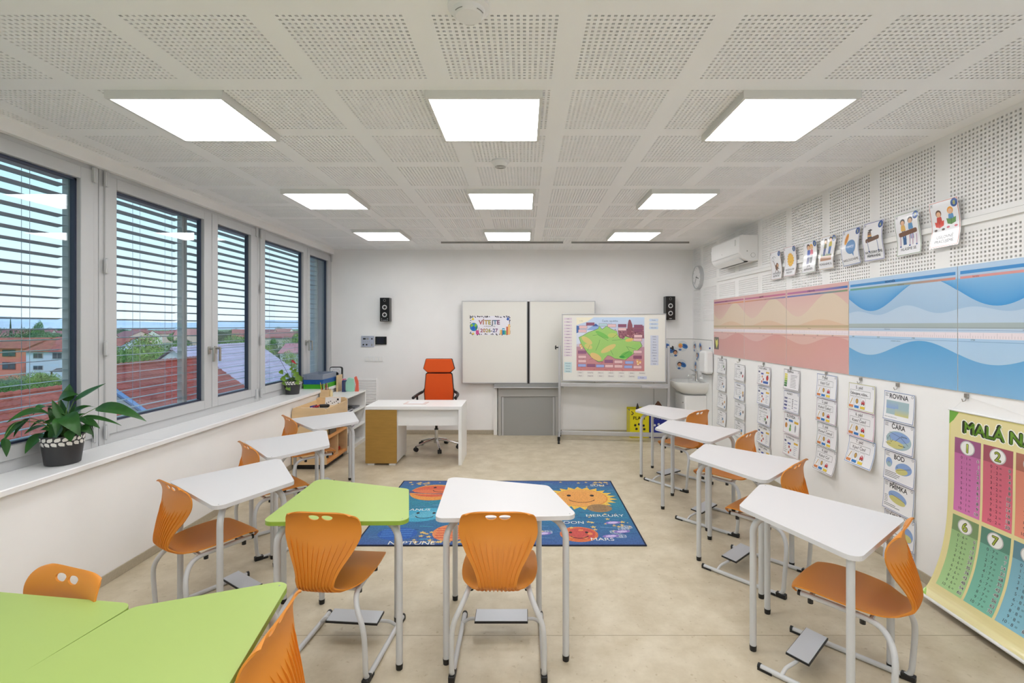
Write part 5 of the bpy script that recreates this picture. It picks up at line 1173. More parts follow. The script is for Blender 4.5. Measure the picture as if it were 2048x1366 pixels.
# behaviour rule cards ---------------------------------------------
DK = S(44, 44, 50)
def kid(cv, x, y, s, shirt, trouser, hair, sit=False):
    if sit: cv.poly(rounded([(x-.042*s, y-.01*s), (x+.042*s, y-.01*s), (x+.03*s, y+.022*s), (x-.03*s, y+.022*s)], .008*s, 3), trouser)
    else: cv.rect(x-.018*s, y-.07*s, x-.002*s, y+.01*s, trouser); cv.rect(x+.002*s, y-.07*s, x+.018*s, y+.01*s, trouser)
    cv.poly(rounded([(x-.026*s, y+.01*s), (x+.026*s, y+.01*s), (x+.02*s, y+.06*s), (x-.02*s, y+.06*s)], .008*s, 3), shirt)
    cv.poly(ell(x, y+.085*s, .026*s, .028*s, 16), hair); cv.poly(ell(x, y+.078*s, .020*s, .021*s, 14), S(232, 184, 146))
def rule_card(n, title, rim, pic):
    def d(cv, W, H):
        cv.rect(.004, -H+.004, W-.004, -.004, rim, ny=12); cv.rect(.008, -H+.008, W-.008, -.008, S(238, 238, 242), ny=12)
        cv.poly(ell(W-.028, -.032, .024, .026, 20), S(34, 84, 156)); cv.text(str(n), W-.028, -.044, .024, S(226, 230, 110), bold=.02)
        cv.frame(.012, -.030, .030, -.012, .0015, S(120, 120, 126)); cv.poly(ell(.021, -.021, .005, .006, 8), S(120, 120, 126))
        pic(cv, W, H)
        for i, ln in enumerate(title): cv.text(ln, W/2, -H+.056-.028*i if len(title) > 1 else -H+.036, .019, DK, bold=.02, wmax=W*.84)
    return d
def p1(cv, W, H):
    br = S(110, 70, 46); cv.poly(ell(.11, -.165, .026, .030, 16), br); cv.poly(ell(.13, -.145, .024, .024, 16), br); cv.poly(ell(.134, -.147, .015, .016, 12), S(214, 160, 120))
    for a, b in (((.09, -.16), (.07, -.10)), ((.10, -.185), (.08, -.215)), ((.12, -.19), (.14, -.215)), ((.125, -.165), (.155, -.185))): cv.line([a, b], .008, br)
    cv.line([(.06+.02*math.cos(i*.5), -.08+.02*math.sin(i*.5)) for i in range(14)], .003, DK); cv.line([(.05, -.06), (.09, -.05), (.12, -.07)], .003, DK)
def p2(cv, W, H):
    x, y = W/2, -.13; cv.poly([(x+(.062 if k % 2 else .050)*math.cos(PI*k/14), y+(.072 if k % 2 else .058)*math.sin(PI*k/14)) for k in range(28)], S(236, 176, 40)); cv.poly(ell(x, y, .044, .050, 24), S(240, 190, 60)); cv.line([(x+.02*math.cos(a), y-.01+.015*math.sin(a)) for a in (3.5, 4.1, 4.7, 5.3, 5.9)], .003, S(190, 110, 30))
def p3(cv, W, H): kid(cv, .085, -.135, 1.0, S(60, 96, 190), S(36, 56, 120), S(70, 40, 36)); kid(cv, .130, -.135, .95, S(220, 110, 130), S(40, 60, 66), S(236, 180, 70))
def p4(cv, W, H):
    cv.rect(.03, -.215, W-.03, -.165, S(176, 130, 100), ny=3); [cv.poly([(.035+.012*i, -.175), (.041+.012*i, -.145-.008*(i % 3)), (.047+.012*i, -.175)], S(90, 140, 70)) for i in range(12)]
    kid(cv, .075, -.115, .8, S(130, 130, 100), S(50, 80, 150), S(50, 40, 40)); kid(cv, .145, -.105, .8, S(210, 190, 60), S(40, 110, 180), S(50, 44, 50))
def p5(cv, W, H):
    cv.poly(ell(.062, -.075, .020, .046, 18, -.25), S(236, 166, 60)); cv.poly(ell(.062, -.075, .010, .030, 14, -.25), S(214, 130, 50)); cv.poly(ell(.118, -.145, .058, .056, 28), S(96, 146, 200)); cv.poly([(.125, -.19), (.148, -.225), (.150, -.185)], S(96, 146, 200)); cv.text('AHOJ!', .118, -.153, .020, S(214, 226, 240))
def p6(cv, W, H):
    cv.poly(rounded([(.035, -.155), (W-.035, -.135), (W-.032, -.105), (.035, -.125)], .012, 3), S(108, 74, 54)); [cv.line([(x, -.14), (x+.004, -.215)], .007, S(150, 160, 190)) for x in (.055, .155)]; [cv.poly(ell(x+.004, -.217, .008, .006, 8), S(60, 96, 160)) for x in (.055, .155)]
    for i, c in enumerate(((60, 60, 64), (214, 150, 50), (130, 80, 50), (70, 50, 44))): cv.rect(.060, -.122+.013*i, .105-.004*i, -.110+.013*i, S(*c))
    cv.poly([(.058, -.062), (.085, -.052), (.108, -.062), (.083, -.072)], S(50, 44, 40))
def p7(cv, W, H):
    kid(cv, .075, -.130, .8, S(226, 180, 90), S(40, 90, 150), S(40, 36, 40)); kid(cv, .14, -.125, .8, S(90, 150, 200), S(150, 160, 200), S(40, 36, 40))
    cv.poly(rounded([(.030, -.160), (W-.024, -.145), (W-.024, -.115), (.030, -.130)], .010, 3), S(116, 76, 52)); cv.rect(.060, -.215, .088, -.165, S(36, 92, 150)); [cv.line([(x, -.155), (x-.004, -.222)], .006, S(190, 150, 180)) for x in (.04, .12, .145, .178)]; [cv.poly(ell(x-.004, -.224, .008, .006, 8), S(50, 96, 160)) for x in (.04, .12, .178)]
def p8(cv, W, H):
    kid(cv, .065, -.145, .8, S(206, 60, 46), S(50, 80, 160), S(110, 70, 46), True); kid(cv, .150, -.140, .8, S(90, 150, 200), S(70, 90, 120), S(236, 160, 50), True)
    cv.poly([(.030, -.125), (.064, -.134), (.098, -.122), (.094, -.155), (.064, -.166), (.036, -.157)], S(222, 66, 48)); cv.poly([(.116, -.115), (.150, -.124), (.184, -.115), (.180, -.147), (.150, -.157), (.122, -.149)], S(100, 150, 80)); cv.line([(.064, -.128), (.064, -.168)], .003, S(150, 30, 30)); cv.line([(.150, -.114), (.150, -.156)], .003, S(50, 90, 50))
    [cv.poly(ell(x, -.178, .012, .007, 10), S(70, 46, 40)) for x in (.035, .09)]; [cv.poly(ell(x, -.170, .012, .007, 10), S(226, 120, 140)) for x in (.125, .18)]
RC = [(1, ('CHOVÁME SE', 'BEZPEČNĚ.'), (180, 140, 130), p1, 5.096, 'a brown monkey'), (2, ('ROZDÁVÁME', 'RADOST.'), (190, 140, 140), p2, 4.826, 'a smiling sun'), (3, ('JSME', 'KAMARÁDI.'), (140, 160, 130), p3, 4.503, 'two standing friends'), (4, ('POMÁHÁME SI.',), (196, 170, 120), p4, 4.234, 'two children gardening'),
      (5, ('NASLOUCHÁME.',), (60, 100, 170), p5, 3.934, 'an ear and a blue speech bubble'), (6, ('NA HODINY JSME', 'PŘIPRAVENI.'), (90, 90, 170), p6, 3.673, 'books on a desk'), (7, ('HLÁSÍME SE.',), (110, 140, 90), p7, 3.348, 'two pupils behind a desk'), (8, ('USILOVNĚ', 'PRACUJEME.'), (190, 110, 80), p8, 3.055, 'two children reading books')]
for (n, tt, rim, pc, yc, what) in RC:
    W, H = .212, .290
    def f(u, v, l, H=H): 
        t_ = -v/H; return (-(.032+.010*math.sin(t_*5.2+n)+EPS*l), -u, v)
    sheet('rule_card', 'laminated rule card %d on the perforated wall, picturing %s' % (n, what), 'card', yc+W/2, 2.465+(-.004 if n % 2 else .006), W, H, rule_card(n, tt, S(*rim), pc), 'laminated rule cards on the wall', fn=f, rot=math.radians((0, 1, -1, 1.5, -2, 1, -.5, 0)[n-1]))
# hanging card columns ----------------------------------------------
def mini(kind, title, c):
    def d(cv, W, H):
        cv.rect(.005, -H+.005, W-.005, -.005, c, ny=10); cv.rect(.009, -H+.009, W-.009, -.009, S(240, 240, 243), ny=10)
        cv.poly(ell(W-.024, -.022, .010, .010, 14), S(150, 150, 158)); cv.poly(ell(W-.024, -.022, .007, .007, 12), S(224, 224, 230))
        kind(cv, W, H, title)
    return d
def case(cv, W, H, title):
    a, b, pre = title
    if pre: cv.text(pre, .022, -.028, .009, S(110, 110, 116), al='L')
    cv.text(a, W*.42, -.045, .024, DK, bold=.02); cv.frame(.024, -.105, W-.052, -.057, .002, DK); cv.text(b, W*.43, -.093, .024, DK, bold=.02, wmax=W*.66)
    for i, (x, cc) in enumerate(((.045, (214, 130, 70)), (.110, (30, 120, 196)), (.178, (236, 206, 60)))):
        cv.frame(x-.026, -H+.016, x+.026, -.112, .0014, S(90, 90, 96)); cv.rect(x-.025, -H+.017, x+.025, -H+.036, S(*cc), ny=1)
    cv.line([(.034, -H+.042), (.056, -.122)], .007, S(196, 160, 60)); cv.poly(ell(.110, -.142, .015, .020, 16), S(90, 64, 30)); cv.poly(ell(.110, -.142, .011, .016, 14), S(206, 160, 70))
    cv.poly(rounded([(.158, -.160), (.200, -.160), (.196, -.140), (.186, -.128), (.172, -.128), (.162, -.142)], .004, 2), S(196, 50, 56)); [cv.poly(ell(x, -.160, .006, .006, 10), DK) for x in (.168, .190)]
    cv.rect(.172, -.142, .184, -.133, S(200, 220, 236), ny=1)
def geo(cv, W, H, title):
    cv.text(title, W*.5, -.052, .034, DK, bold=.03)
    cv.lines(.016, .055, -.020, 3, .009, .003, S(60, 70, 90))
    bl, ye, mi = S(136, 166, 214), S(206, 200, 128), S(164, 190, 196)
    if title == 'ROVINA':
        cv.rect(.032, -.165, W-.05, -.068, mi, ny=6); cv.rect(.030, -.125, W*.5, -.070, bl, mi, ny=3); cv.rect(W*.4, -.168, W-.048, -.120, ye, mi, ny=3); cv.text('rovina nemá žádné hranice', .020, -.188, .008, DK, al='L')
    elif title == 'ČÁRA':
        cv.poly(ell(W*.52, -.128, W*.40, .064, 30), mi); cv.poly(ell(W*.55, -.105, W*.32, .036, 26), bl); cv.poly(ell(W*.42, -.160, W*.28, .026, 24), ye)
        cv.line([(.06, -.080), (.16, -.100)], .0018, DK); cv.line([(.035, -.115), (.05, -.135), (.065, -.105), (.085, -.15), (.10, -.13)], .0022, DK); cv.line([(.12, -.14), (.165, -.10), (.24, -.145)], .0022, DK)
        cv.text('přímá čára', .20, -.098, .009, DK, bold=.02); cv.text('křivá čára', .058, -.165, .009, DK); cv.text('lomená čára', .185, -.162, .009, DK, bold=.02)
    elif title == 'BOD':
        cv.poly(ell(.050, -.085, .030, .034, 20), bl); cv.poly(ell(.050, -.10, .024, .018, 16), mi); cv.poly(ell(.185, -.105, .075, .042, 26, .15), bl); cv.poly(ell(.170, -.125, .055, .022, 20, .15), ye); cv.line([(.125, -.125), (.245, -.088)], .002, DK); cv.text('A', .128, -.108, .012, DK); cv.text('B', .05, -.09, .012, DK)
        cv.lines(.018, .16, -.150, 4, .011, .0035, DK)
    elif title == 'PŘÍMKA':
        cv.poly(ell(W*.48, -.105, .085, .040, 26, -.12), bl); cv.poly(ell(W*.48, -.125, .075, .024, 24, -.12), ye); cv.line([(.075, -.093), (.21, -.118)], .002, DK); cv.lines(.018, .06, -.112, 5, .011, .003, DK); cv.lines(.018, .17, -.170, 2, .011, .0035, DK)
    else:
        cv.poly(ell(W*.75, -.12, .055, .05, 24), bl); cv.poly(ell(W*.75, -.14, .045, .025, 20), ye); cv.lines(.018, .15, -.10, 7, .012, .0035, DK)
def worksheet(seed):
    def d(cv, W, H, title):
        rnd = random.Random(seed); cv.text(title, W*.40, -.038, .020, DK, bold=.03, wmax=W*.66)
        y = -.060
        for i in range(2): cv.line([(.03, y-.010*i), (.03+rnd.uniform(.12, .19), y-.010*i)], .003, S(120, 120, 128))
        for i in range(rnd.randint(4, 6)): x = .022+rnd.random()*.03; yy = -.088-.018*i; cv.line([(x, yy), (x+rnd.uniform(.03, .07), yy)], .0035, S(90, 90, 100))
        for i in range(4): x = .115+rnd.random()*.02; yy = -.095-.022*i; cv.line([(x, yy), (x+rnd.uniform(.04, .07), yy)], .0035, S(100, 100, 120))
        pal = [(190, 50, 50), (40, 120, 170), (90, 140, 70), (214, 160, 60), (70, 70, 80), (130, 100, 80)]
        for i in range(2 if seed % 3 else 3): cv.poly(ell(.20+rnd.uniform(-.03, .05), -.105-.032*i, .016, .018, 14), S(*pal[(seed+i*2) % 6]))
    return d
def nouns(seed):
    def d(cv, W, H, title):
        rnd = random.Random(seed); cv.text(title, W*.42, -.036, .019, DK, bold=.03, wmax=W*.72)
        for i, (x, y, w_, c) in enumerate(((.02, -.062, .035, (70, 74, 120)), (.19, -.062, .07, (226, 180, 50)), (.08, -.080, .055, (60, 80, 170)))): cv.rect(x, y-.012, x+w_, y+.006, S(*c), ny=1)
        for i in range(5): cv.line([(.022, -.10-.018*i), (.022+rnd.uniform(.03, .06), -.10-.018*i)], .0035, DK); cv.line([(.19, -.10-.018*i), (.19+rnd.uniform(.03, .06), -.10-.018*i)], .003, S(90, 100, 150))
        for i in range(3): cv.poly(ell(.11+.03*(i % 2), -.115-.027*i, .013, .014, 12), S(*((186, 50, 44), (206, 120, 60), (170, 60, 50))[(i+seed) % 3]))
        if seed == 1: cv.poly(ell(.225, -.122, .026, .028, 16), S(196, 50, 44)); cv.poly(ell(.235, -.092, .010, .005, 8), S(80, 140, 60)); cv.rect(.14, -.185, .25, -.160, S(30, 96, 180), ny=1)
    return d
def ladder(cv, W, H, title):
    cv.text(title, W*.42, -.036, .020, DK, bold=.03)
    for i, c in enumerate(((236, 226, 130), (222, 222, 110), (190, 206, 90), (120, 170, 80), (70, 140, 70), (40, 110, 60))): cv.rect(.020, -.066-.022*i, .072, -.046-.022*i, S(*c), ny=1)
    cv.lines(.13, .26, -.058, 9, .0145, .003, DK)
def sounds(cv, W, H, title):
    cv.text(title, W*.40, -.036, .020, DK, bold=.03)
    for i in range(4): cv.rect(.02, -.085-.034*i, .075, -.066-.034*i, S(*((120, 120, 150), (110, 110, 150), (80, 84, 130), (110, 110, 170))[i]), ny=1); cv.line([(.09, -.075-.034*i), (.14, -.075-.034*i)], .003, DK); cv.line([(.20, -.08-.034*i), (.255, -.08-.034*i)], .003, S(90, 90, 140))
    for i in range(6): cv.poly(ell(.172, -.075-.017*i, .008, .006, 8), DK)
def verbs(cv, W, H, title):
    cv.text(title, W*.45, -.042, .028, DK, bold=.03, wmax=W*.6); cv.rect(.09, -.082, .165, -.060, S(70, 130, 200), ny=1); cv.rect(.19, -.088, .262, -.066, S(226, 176, 50), ny=1)
    cv.rect(.025, -.078, .065, -.062, S(70, 70, 90), ny=1); cv.poly(ell(.05, -.125, .022, .026, 14), S(206, 140, 60)); cv.poly(ell(.125, -.125, .012, .020, 12), S(90, 150, 70)); cv.poly(ell(.125, -.155, .018, .020, 12), S(110, 170, 80)); cv.poly(ell(.215, -.135, .014, .036, 14), S(160, 160, 170))
HOOKW = .287; HC = .212
cols = [(6.69, .288, 1.262, .232, [('Slovní druhy', worksheet(2), (90, 90, 110)), ('Pravopis', worksheet(5), (70, 90, 100)), ('Věta', worksheet(3), (110, 110, 120)), ('Slovo', worksheet(7), (80, 80, 96))], 'first column from the sink'),
        (6.15, .288, 1.225, .232, [('Úkoly', worksheet(4), (130, 126, 130)), ('Předložky', worksheet(9), (70, 100, 170)), ('Rod', worksheet(11), (120, 126, 120)), ('Číslo', worksheet(13), (140, 140, 136))], 'second column from the sink'),
        (5.54, .288, 1.248, .218, [('PODST. JMÉNA', nouns(1), (160, 140, 150)), ('PODST. JMÉNA', nouns(2), (80, 100, 170)), ('PODST. JMÉNA', worksheet(6), (80, 100, 170)), ('PODST. JMÉNA', nouns(4), (80, 100, 170)), ('PODST. JMÉNA', nouns(5), (120, 120, 110))], 'third column from the sink'),
        (4.985, .288, 1.263, .218, [('ZÁJMENA', ladder, (80, 80, 84)), ('HLÁSKY', sounds, (120, 124, 170)), ('SLOVESA', verbs, (190, 140, 160)), ('SLOVESA čas', nouns(8), (190, 150, 170))], 'fourth column from the sink'),
        (4.425, .288, 1.270, .213, [(('1. pád', 'Kdo? Co?', ''), case, (60, 100, 170)), (('2. pád', 'Koho? Čeho?', 'bez'), case, (130, 80, 130)), (('3. pád', 'Komu? Čemu?', 'ke'), case, (50, 110, 100)), (('4. pád', 'Koho? Co?', 'vidím'), case, (110, 110, 120))], 'fifth column from the sink'),
        (3.992, .305, 1.240, .213, [(('5. pád', 'Oslovujeme, voláme...', ''), case, (190, 186, 100)), (('6. pád', 'Kom? Čem?', 'o'), case, (196, 120, 160)), (('7. pád', 'Kým? Čím?', 's'), case, (40, 120, 190))], 'sixth column from the sink'),
        (3.600, .288, 1.226, .214, [('ROVINA', geo, (90, 120, 170)), ('ČÁRA', geo, (90, 120, 170)), ('BOD', geo, (90, 120, 170)), ('PŘÍMKA', geo, (90, 120, 170)), ('ÚSEČKA', geo, (90, 120, 170)), ('OBRAZEC', geo, (70, 110, 180))], 'column by the nearest right-hand desk')]
ordn = ('top', 'second', 'third', 'fourth', 'fifth', 'sixth')
for ci, (y0, W, z1, dz, cards, where) in enumerate(cols):
    for i, (tt, kd, c) in enumerate(cards):
        last = i == len(cards)-1
        nm = tt[0]+' '+tt[1] if isinstance(tt, tuple) else tt
        lab = 'card lettered %s, %s of %s' % (nm.strip(' .').replace('?', ''), ordn[i], where.replace('from the sink', 'from sink')) if isinstance(tt, tuple) else 'hanging card lettered %s, %s of the %s' % (nm, ordn[i], where)
        if len(lab.split()) > 16: lab = 'hanging card %s, %s of the %s' % (tt[0], ordn[i], where)
        jy = (0, .004, -.004, .005, -.003, .004)[i]
        sheet('hanging_card', lab, 'card', y0+jy, z1-dz*i, W, HC if ci > 3 else .205, mini(kd, tt, S(*c)), 'hanging learning cards on the right wall', curl=.045 if last and ci in (4, 5) else .014, d0=.006)
    k = MB().cyl((-.005, 0, -dz*(len(cards)-.3)), (-.005, 0, .02), .0008, n=5); o = k.build('hanging_string', M_paper); o.location = (XW, y0-W/2, z1); tag(o, 'thin string carrying the %s of hanging cards' % where, 'string')
# multiplication chart ---------------------------------------------
CW, CHT = 1.00, 1.245
CY0, CZ1 = 3.045, 1.172
prof = catmull([(0, 0), (.006, -.25), (.010, -.50), (.022, -.70), (.050, -.86), (.085, -.97), (.115, -1.04), (.150, -1.095), (.190, -1.125)], 60)
cum = [0]
for a, b in zip(prof[:-1], prof[1:]): cum.append(cum[-1]+math.hypot(b[0]-a[0], b[1]-a[1]))
def cf(u, v, l):
    s = min(max(-v, 0), CHT)/CHT*cum[-1]
    i = 0
    while i < len(cum)-2 and cum[i+1] < s: i += 1
    f = (s-cum[i])/(cum[i+1]-cum[i]); x = prof[i][0]+(prof[i+1][0]-prof[i][0])*f; z = prof[i][1]+(prof[i+1][1]-prof[i][1])*f
    dx = prof[i+1][0]-prof[i][0]; dz = prof[i+1][1]-prof[i][1]; n_ = math.hypot(dx, dz)
    return (-(x+.006)-(-dz/n_)*(EPS*l), -u, z+(dx/n_)*(EPS*l)*1.0)
def chart(cv, W, H):
    cv.rect(0, -H, W, 0, S(230, 220, 160), S(222, 212, 140), ny=40)
    cv.rect(.012, -H+.012, W-.012, -.012, S(228, 216, 158), ny=40)
    cv.poly([(0, 0), (.065, -.006), (.03, -.06), (0, -.09)], S(110, 170, 60)); cv.poly([(0, -H), (.05, -H), (.02, -H+.04), (0, -H+.06)], S(150, 200, 70))
    cv.text('MALÁ NÁSOBILKA', W*.5, -.125, .072, S(246, 246, 236), bold=.19, wmax=W*.91); cv.text('MALÁ NÁSOBILKA', W*.5, -.125, .072, S(30, 40, 20), bold=.10, wmax=W*.91); cv.text('MALÁ NÁSOBILKA', W*.5, -.125, .070, S(120, 172, 50), bold=.035, wmax=W*.91)
    cl = [(188, 106, 160), (196, 96, 116), (206, 130, 110), (222, 160, 90), (206, 190, 90), (150, 186, 130), (110, 170, 150), (120, 170, 186), (120, 150, 200), (150, 140, 200)]
    pw_ = .176; ph = .475
    for n in range(1, 11):
        i = (n-1) % 5; j = (n-1)//5; x0 = .040+i*.187; y1 = -.165-j*(ph+.022); c = S(*cl[n-1]); c2 = tuple(min(1, q_*1.35) for q_ in c)
        P = rrect(x0, y1-ph, x0+pw_, y1, .012, 3); cv.rect(x0+.002, y1-ph+.002, x0+pw_-.002, y1-.10, c2, c, ny=16); cv.rect(x0+.002, y1-.10, x0+pw_-.002, y1-.002, tuple(q_*.62 for q_ in c), ny=4)
        cv.poly(ell(x0+pw_*.5, y1-.055, .048, .046, 26), S(190, 190, 190)); cv.poly(ell(x0+pw_*.5, y1-.055, .042, .040, 26), S(236, 236, 232))
        hh = .056 if n < 10 else .044
        cv.text(str(n), x0+pw_*.5, y1-.055-hh/2, hh, S(40, 50, 20), bold=.07); cv.text(str(n), x0+pw_*.5, y1-.055-hh/2, hh, S(206, 222, 100), bold=.015)
        for k in range(11):
            yy = y1-.130-k*.0325
            cv.text('%d · %d =' % (k, n), x0+.112, yy, .0185, S(50, 40, 50), al='R')
            cv.text(str(k*n), x0+.163, yy, .020, S(240, 236, 236), al='R', bold=.075); cv.text(str(k*n), x0+.163, yy, .0195, S(40, 40, 44), al='R', bold=.0)
t = sheet('multiplication_chart', 'large laminated multiplication chart MALÁ NÁSOBILKA curling off the right wall', 'poster', CY0, CZ1, CW, CHT, chart, fn=cf, m=M_lam, cuts=[-.35-.03*i for i in range(30)])
for o in t.children:
    if o.name.startswith('paper'):
        vs = []; fs = []; nv = 48
        for j in range(nv+1):
            for u in (0, CW): vs.append(cf(u, -CHT*j/nv, -1.5))
        fs = [(2*j, 2*j+1, 2*j+3, 2*j+2) for j in range(nv)]; k = len(vs); vs += [(x+.0007, y, z) for x, y, z in vs]; fs += [tuple(a+k for a in reversed(f)) for f in fs[:]]
        o.data = MB().add(vs, fs).mesh('paper', M_lam, 60)
MB().tube([(-.008, .005, .004), (-.008, -CW-.005, .004)], .006, 10).build('top_rod', M_wgloss, t, smooth=60)
e_ = cf(0, -CHT, 0); MB().tube([(e_[0], .012, e_[2]), (e_[0], -CW-.012, e_[2])], .009, 10).build('bottom_rod', M_wgloss, t, smooth=60)
MB().tube([(-.006, -.12, .10), (-.006, -.02, .006)], .0008, 5).tube([(-.006, -.12, .10), (-.006, -CW*.5, .04), (-.006, -CW+.02, .006)], .0008, 5).build('hanging_cord', M_paper, t)
# ---------------------------------------------------------------- outside: roofs, houses, trees, hills
random.seed(21)
def foliage(c, nm, k=.35): return mat(nm, c, .85, noise=k, nscale=1.2)
G1 = foliage(S(96, 136, 66), 'foliage_mid'); G2 = foliage(S(58, 92, 62), 'foliage_dark'); G3 = foliage(S(132, 160, 76), 'foliage_light'); G4 = foliage(S(112, 140, 110), 'foliage_greyish')
M_bark = mat('bark', S(92, 76, 62), .9)
M_roofA = mat('red_clay_tiles', S(168, 88, 76), .8, noise=.22, nscale=1.5); M_roofB = mat('brown_red_tiles', S(150, 74, 66), .8, noise=.22, nscale=1.2); M_roofC = mat('lilac_grey_tiles', S(184, 168, 190), .7, noise=.10, nscale=1.0)
M_render = mat('white_render', S(214, 216, 222), .9, noise=.06, nscale=2)
# ground
k = MB(); N = 40; vs = []; fs = []
gx = [-2600, -1900, -1400, -1000, -700, -450, -300, -200, -120, -60, -20, 0, 40]; gy = [-500, -200, -60, 0, 60, 140, 260, 420, 650, 900, 1300, 1900, 2700]
for y in gy:
    for x in gx:
        r = math.hypot(x, y); h = -7.6
        vs.append((x, y, h+max(0, (r-500)/1000)*2))
n = len(gx)
for j in range(len(gy)-1):
    for i in range(n-1): fs.append((j*n+i, j*n+i+1, (j+1)*n+i+1, (j+1)*n+i))
gr = k.add(vs, fs).build('ground', mat('distant_fields', S(120, 136, 96), .95, noise=.3, nscale=.012)); gr['kind'] = 'structure'
# far hills: a rolling ridge
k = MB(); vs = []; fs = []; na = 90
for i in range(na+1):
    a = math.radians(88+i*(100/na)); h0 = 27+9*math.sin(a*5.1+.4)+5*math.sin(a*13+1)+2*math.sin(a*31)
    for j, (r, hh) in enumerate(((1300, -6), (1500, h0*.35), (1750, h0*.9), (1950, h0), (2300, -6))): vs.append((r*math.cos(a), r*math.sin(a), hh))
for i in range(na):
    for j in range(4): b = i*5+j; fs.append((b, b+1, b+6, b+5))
hl = k.add(vs, fs).build('hills', mat('haze_tinted_wooded_hills', S(212, 218, 230), .95, noise=.10, nscale=.006), smooth=80); hl['kind'] = 'structure'  # pale bluish haze is painted into the base colour of the hills
# trees
def leafball(nm, m, nq, flat=1.0, seed=0, cone=False):
    rnd = random.Random(seed); k = MB(); vs = []; fs = []
    lobes = [(Vector((rnd.uniform(-.5, .5), rnd.uniform(-.5, .5), rnd.uniform(.35, 1.1)*flat)), rnd.uniform(.32, .55)) for _ in range(9)]
    for i in range(nq):
        if cone:
            z = rnd.random(); r_ = (1-z)*.42+.03; a = rnd.uniform(0, 2*PI); p_ = Vector((r_*math.cos(a), r_*math.sin(a), .15+z*1.9)); nrm = Vector((math.cos(a), math.sin(a), .5))
        else:
            c, r_ = lobes[rnd.randrange(9)]; d = Vector((rnd.gauss(0, 1), rnd.gauss(0, 1), rnd.gauss(0, 1))).normalized(); p_ = c+d*r_*rnd.uniform(.82, 1.05); nrm = d
        nrm = (nrm+Vector((rnd.uniform(-.5, .5), rnd.uniform(-.5, .5), rnd.uniform(-.3, .7)))).normalized(); u = nrm.orthogonal().normalized(); v = nrm.cross(u); s_ = rnd.uniform(.02, .048); b = len(vs)
        vs += [p_-u*s_, p_-v*s_*.6, p_+u*s_, p_+v*s_*.6]; fs.append((b, b+1, b+2, b+3))
    me = MB().add(vs, fs); o = bpy.data.meshes.new(nm); o.from_pydata([tuple(a) for a in me.v], [], me.f); o.materials.append(m)
    return o
CR = {}
for nm, m, sd, cone in (('mid', G1, 1, 0), ('dark', G2, 2, 0), ('light', G3, 3, 0), ('grey', G4, 4, 0), ('fir', G2, 5, 1)): CR[nm] = leafball('foliage', m, 5600, seed=sd, cone=bool(cone))
TRK = MB().cyl((0, 0, -.2), (0, 0, .75), .06, .03, 8).mesh('trunk', M_bark)
COREM = {}
def corem(nm, m):
    if nm not in COREM:
        bm = bmesh.new(); bmesh.ops.create_icosphere(bm, subdivisions=2, radius=.62)
        for v in bm.verts: v.co = Vector((v.co.x*1.05, v.co.y*1.05, v.co.z*.75+.72))*(1+.12*math.sin(v.co.x*9+v.co.y*7))
        me = bpy.data.meshes.new('inner_foliage'); bm.to_mesh(me); bm.free(); me.materials.append(m); COREM[nm] = me
    return COREM[nm]
MT = {'mid': G1, 'dark': G2, 'light': G3, 'grey': G4, 'fir': G2}
desc = {'mid': 'mid green leafy tree', 'dark': 'dark green dense tree', 'light': 'yellow-green bushy tree', 'grey': 'greyish green tree', 'fir': 'dark pointed conifer'}
def tree(kind, x, y, z, s, where, sh=None, grp='trees outside the windows'):
    sh = sh or s
    t = thing('conifer' if kind == 'fir' else 'leafy_tree', desc[kind]+' '+where, 'tree', (x, y, z), random.uniform(0, 6), grp)
    t.scale = (s, s, sh)
    for nm, me in (('crown', CR[kind]), ('trunk', TRK)) + ((() if kind == 'fir' else (('inner_crown', corem(kind, MT[kind])),))):
        o = bpy.data.objects.new(nm, me); COL.objects.link(o); o.parent = t
    return t
def dirx(px): return (px-1048)/985
def zof(py, Y): return 1.69-(py-652)*Y/985
def wtree(kind, px, ptop, Y, wpx, where, zb=-7.5, grp='trees outside the windows'):
    s = wpx*Y/985/2*1.4; zt = zof(ptop, Y); sh = max(.5, (zt-zb)/(2.0 if kind == 'fir' else 1.5)); tree(kind, dirx(px)*Y, Y, zb, s, where, sh, grp)
# tree mass seen through the second window
for i, (kd, px, pt_, Y, wp, w_) in enumerate((('mid', 245, 682, 62, 60, 'at the left edge of the second window view'), ('light', 290, 668, 66, 80, 'left of centre in the second window view'), ('mid', 335, 672, 60, 70, 'in the middle of the second window view'), ('dark', 372, 678, 56, 46, 'right of centre in the second window view'),
        ('mid', 262, 694, 50, 60, 'low in front in the second window view'), ('light', 318, 698, 50, 60, 'low and near in the second window view'), ('mid', 395, 690, 70, 40, 'behind the pane edge in the second window view'), ('mid', 455, 666, 90, 50, 'in the upper third window view'), ('light', 490, 660, 95, 60, 'at the right of the third window view'), ('mid', 470, 676, 72, 70, 'just above the lilac roof'),
        ('dark', 556, 677, 74, 24, 'dark and round in the fourth window view'), ('light', 585, 668, 96, 34, 'behind the pink roof in the fourth window view'), ('mid', 538, 672, 88, 26, 'left of the dark tree in the fourth window view'), ('mid', 604, 662, 120, 30, 'at the right edge of the fourth window view'), ('light', 540, 690, 60, 30, 'low beyond the lilac roof'), ('light', 575, 700, 62, 40, 'low before the pink roof'))):
    wtree(kd, px, pt_, Y, wp, w_)
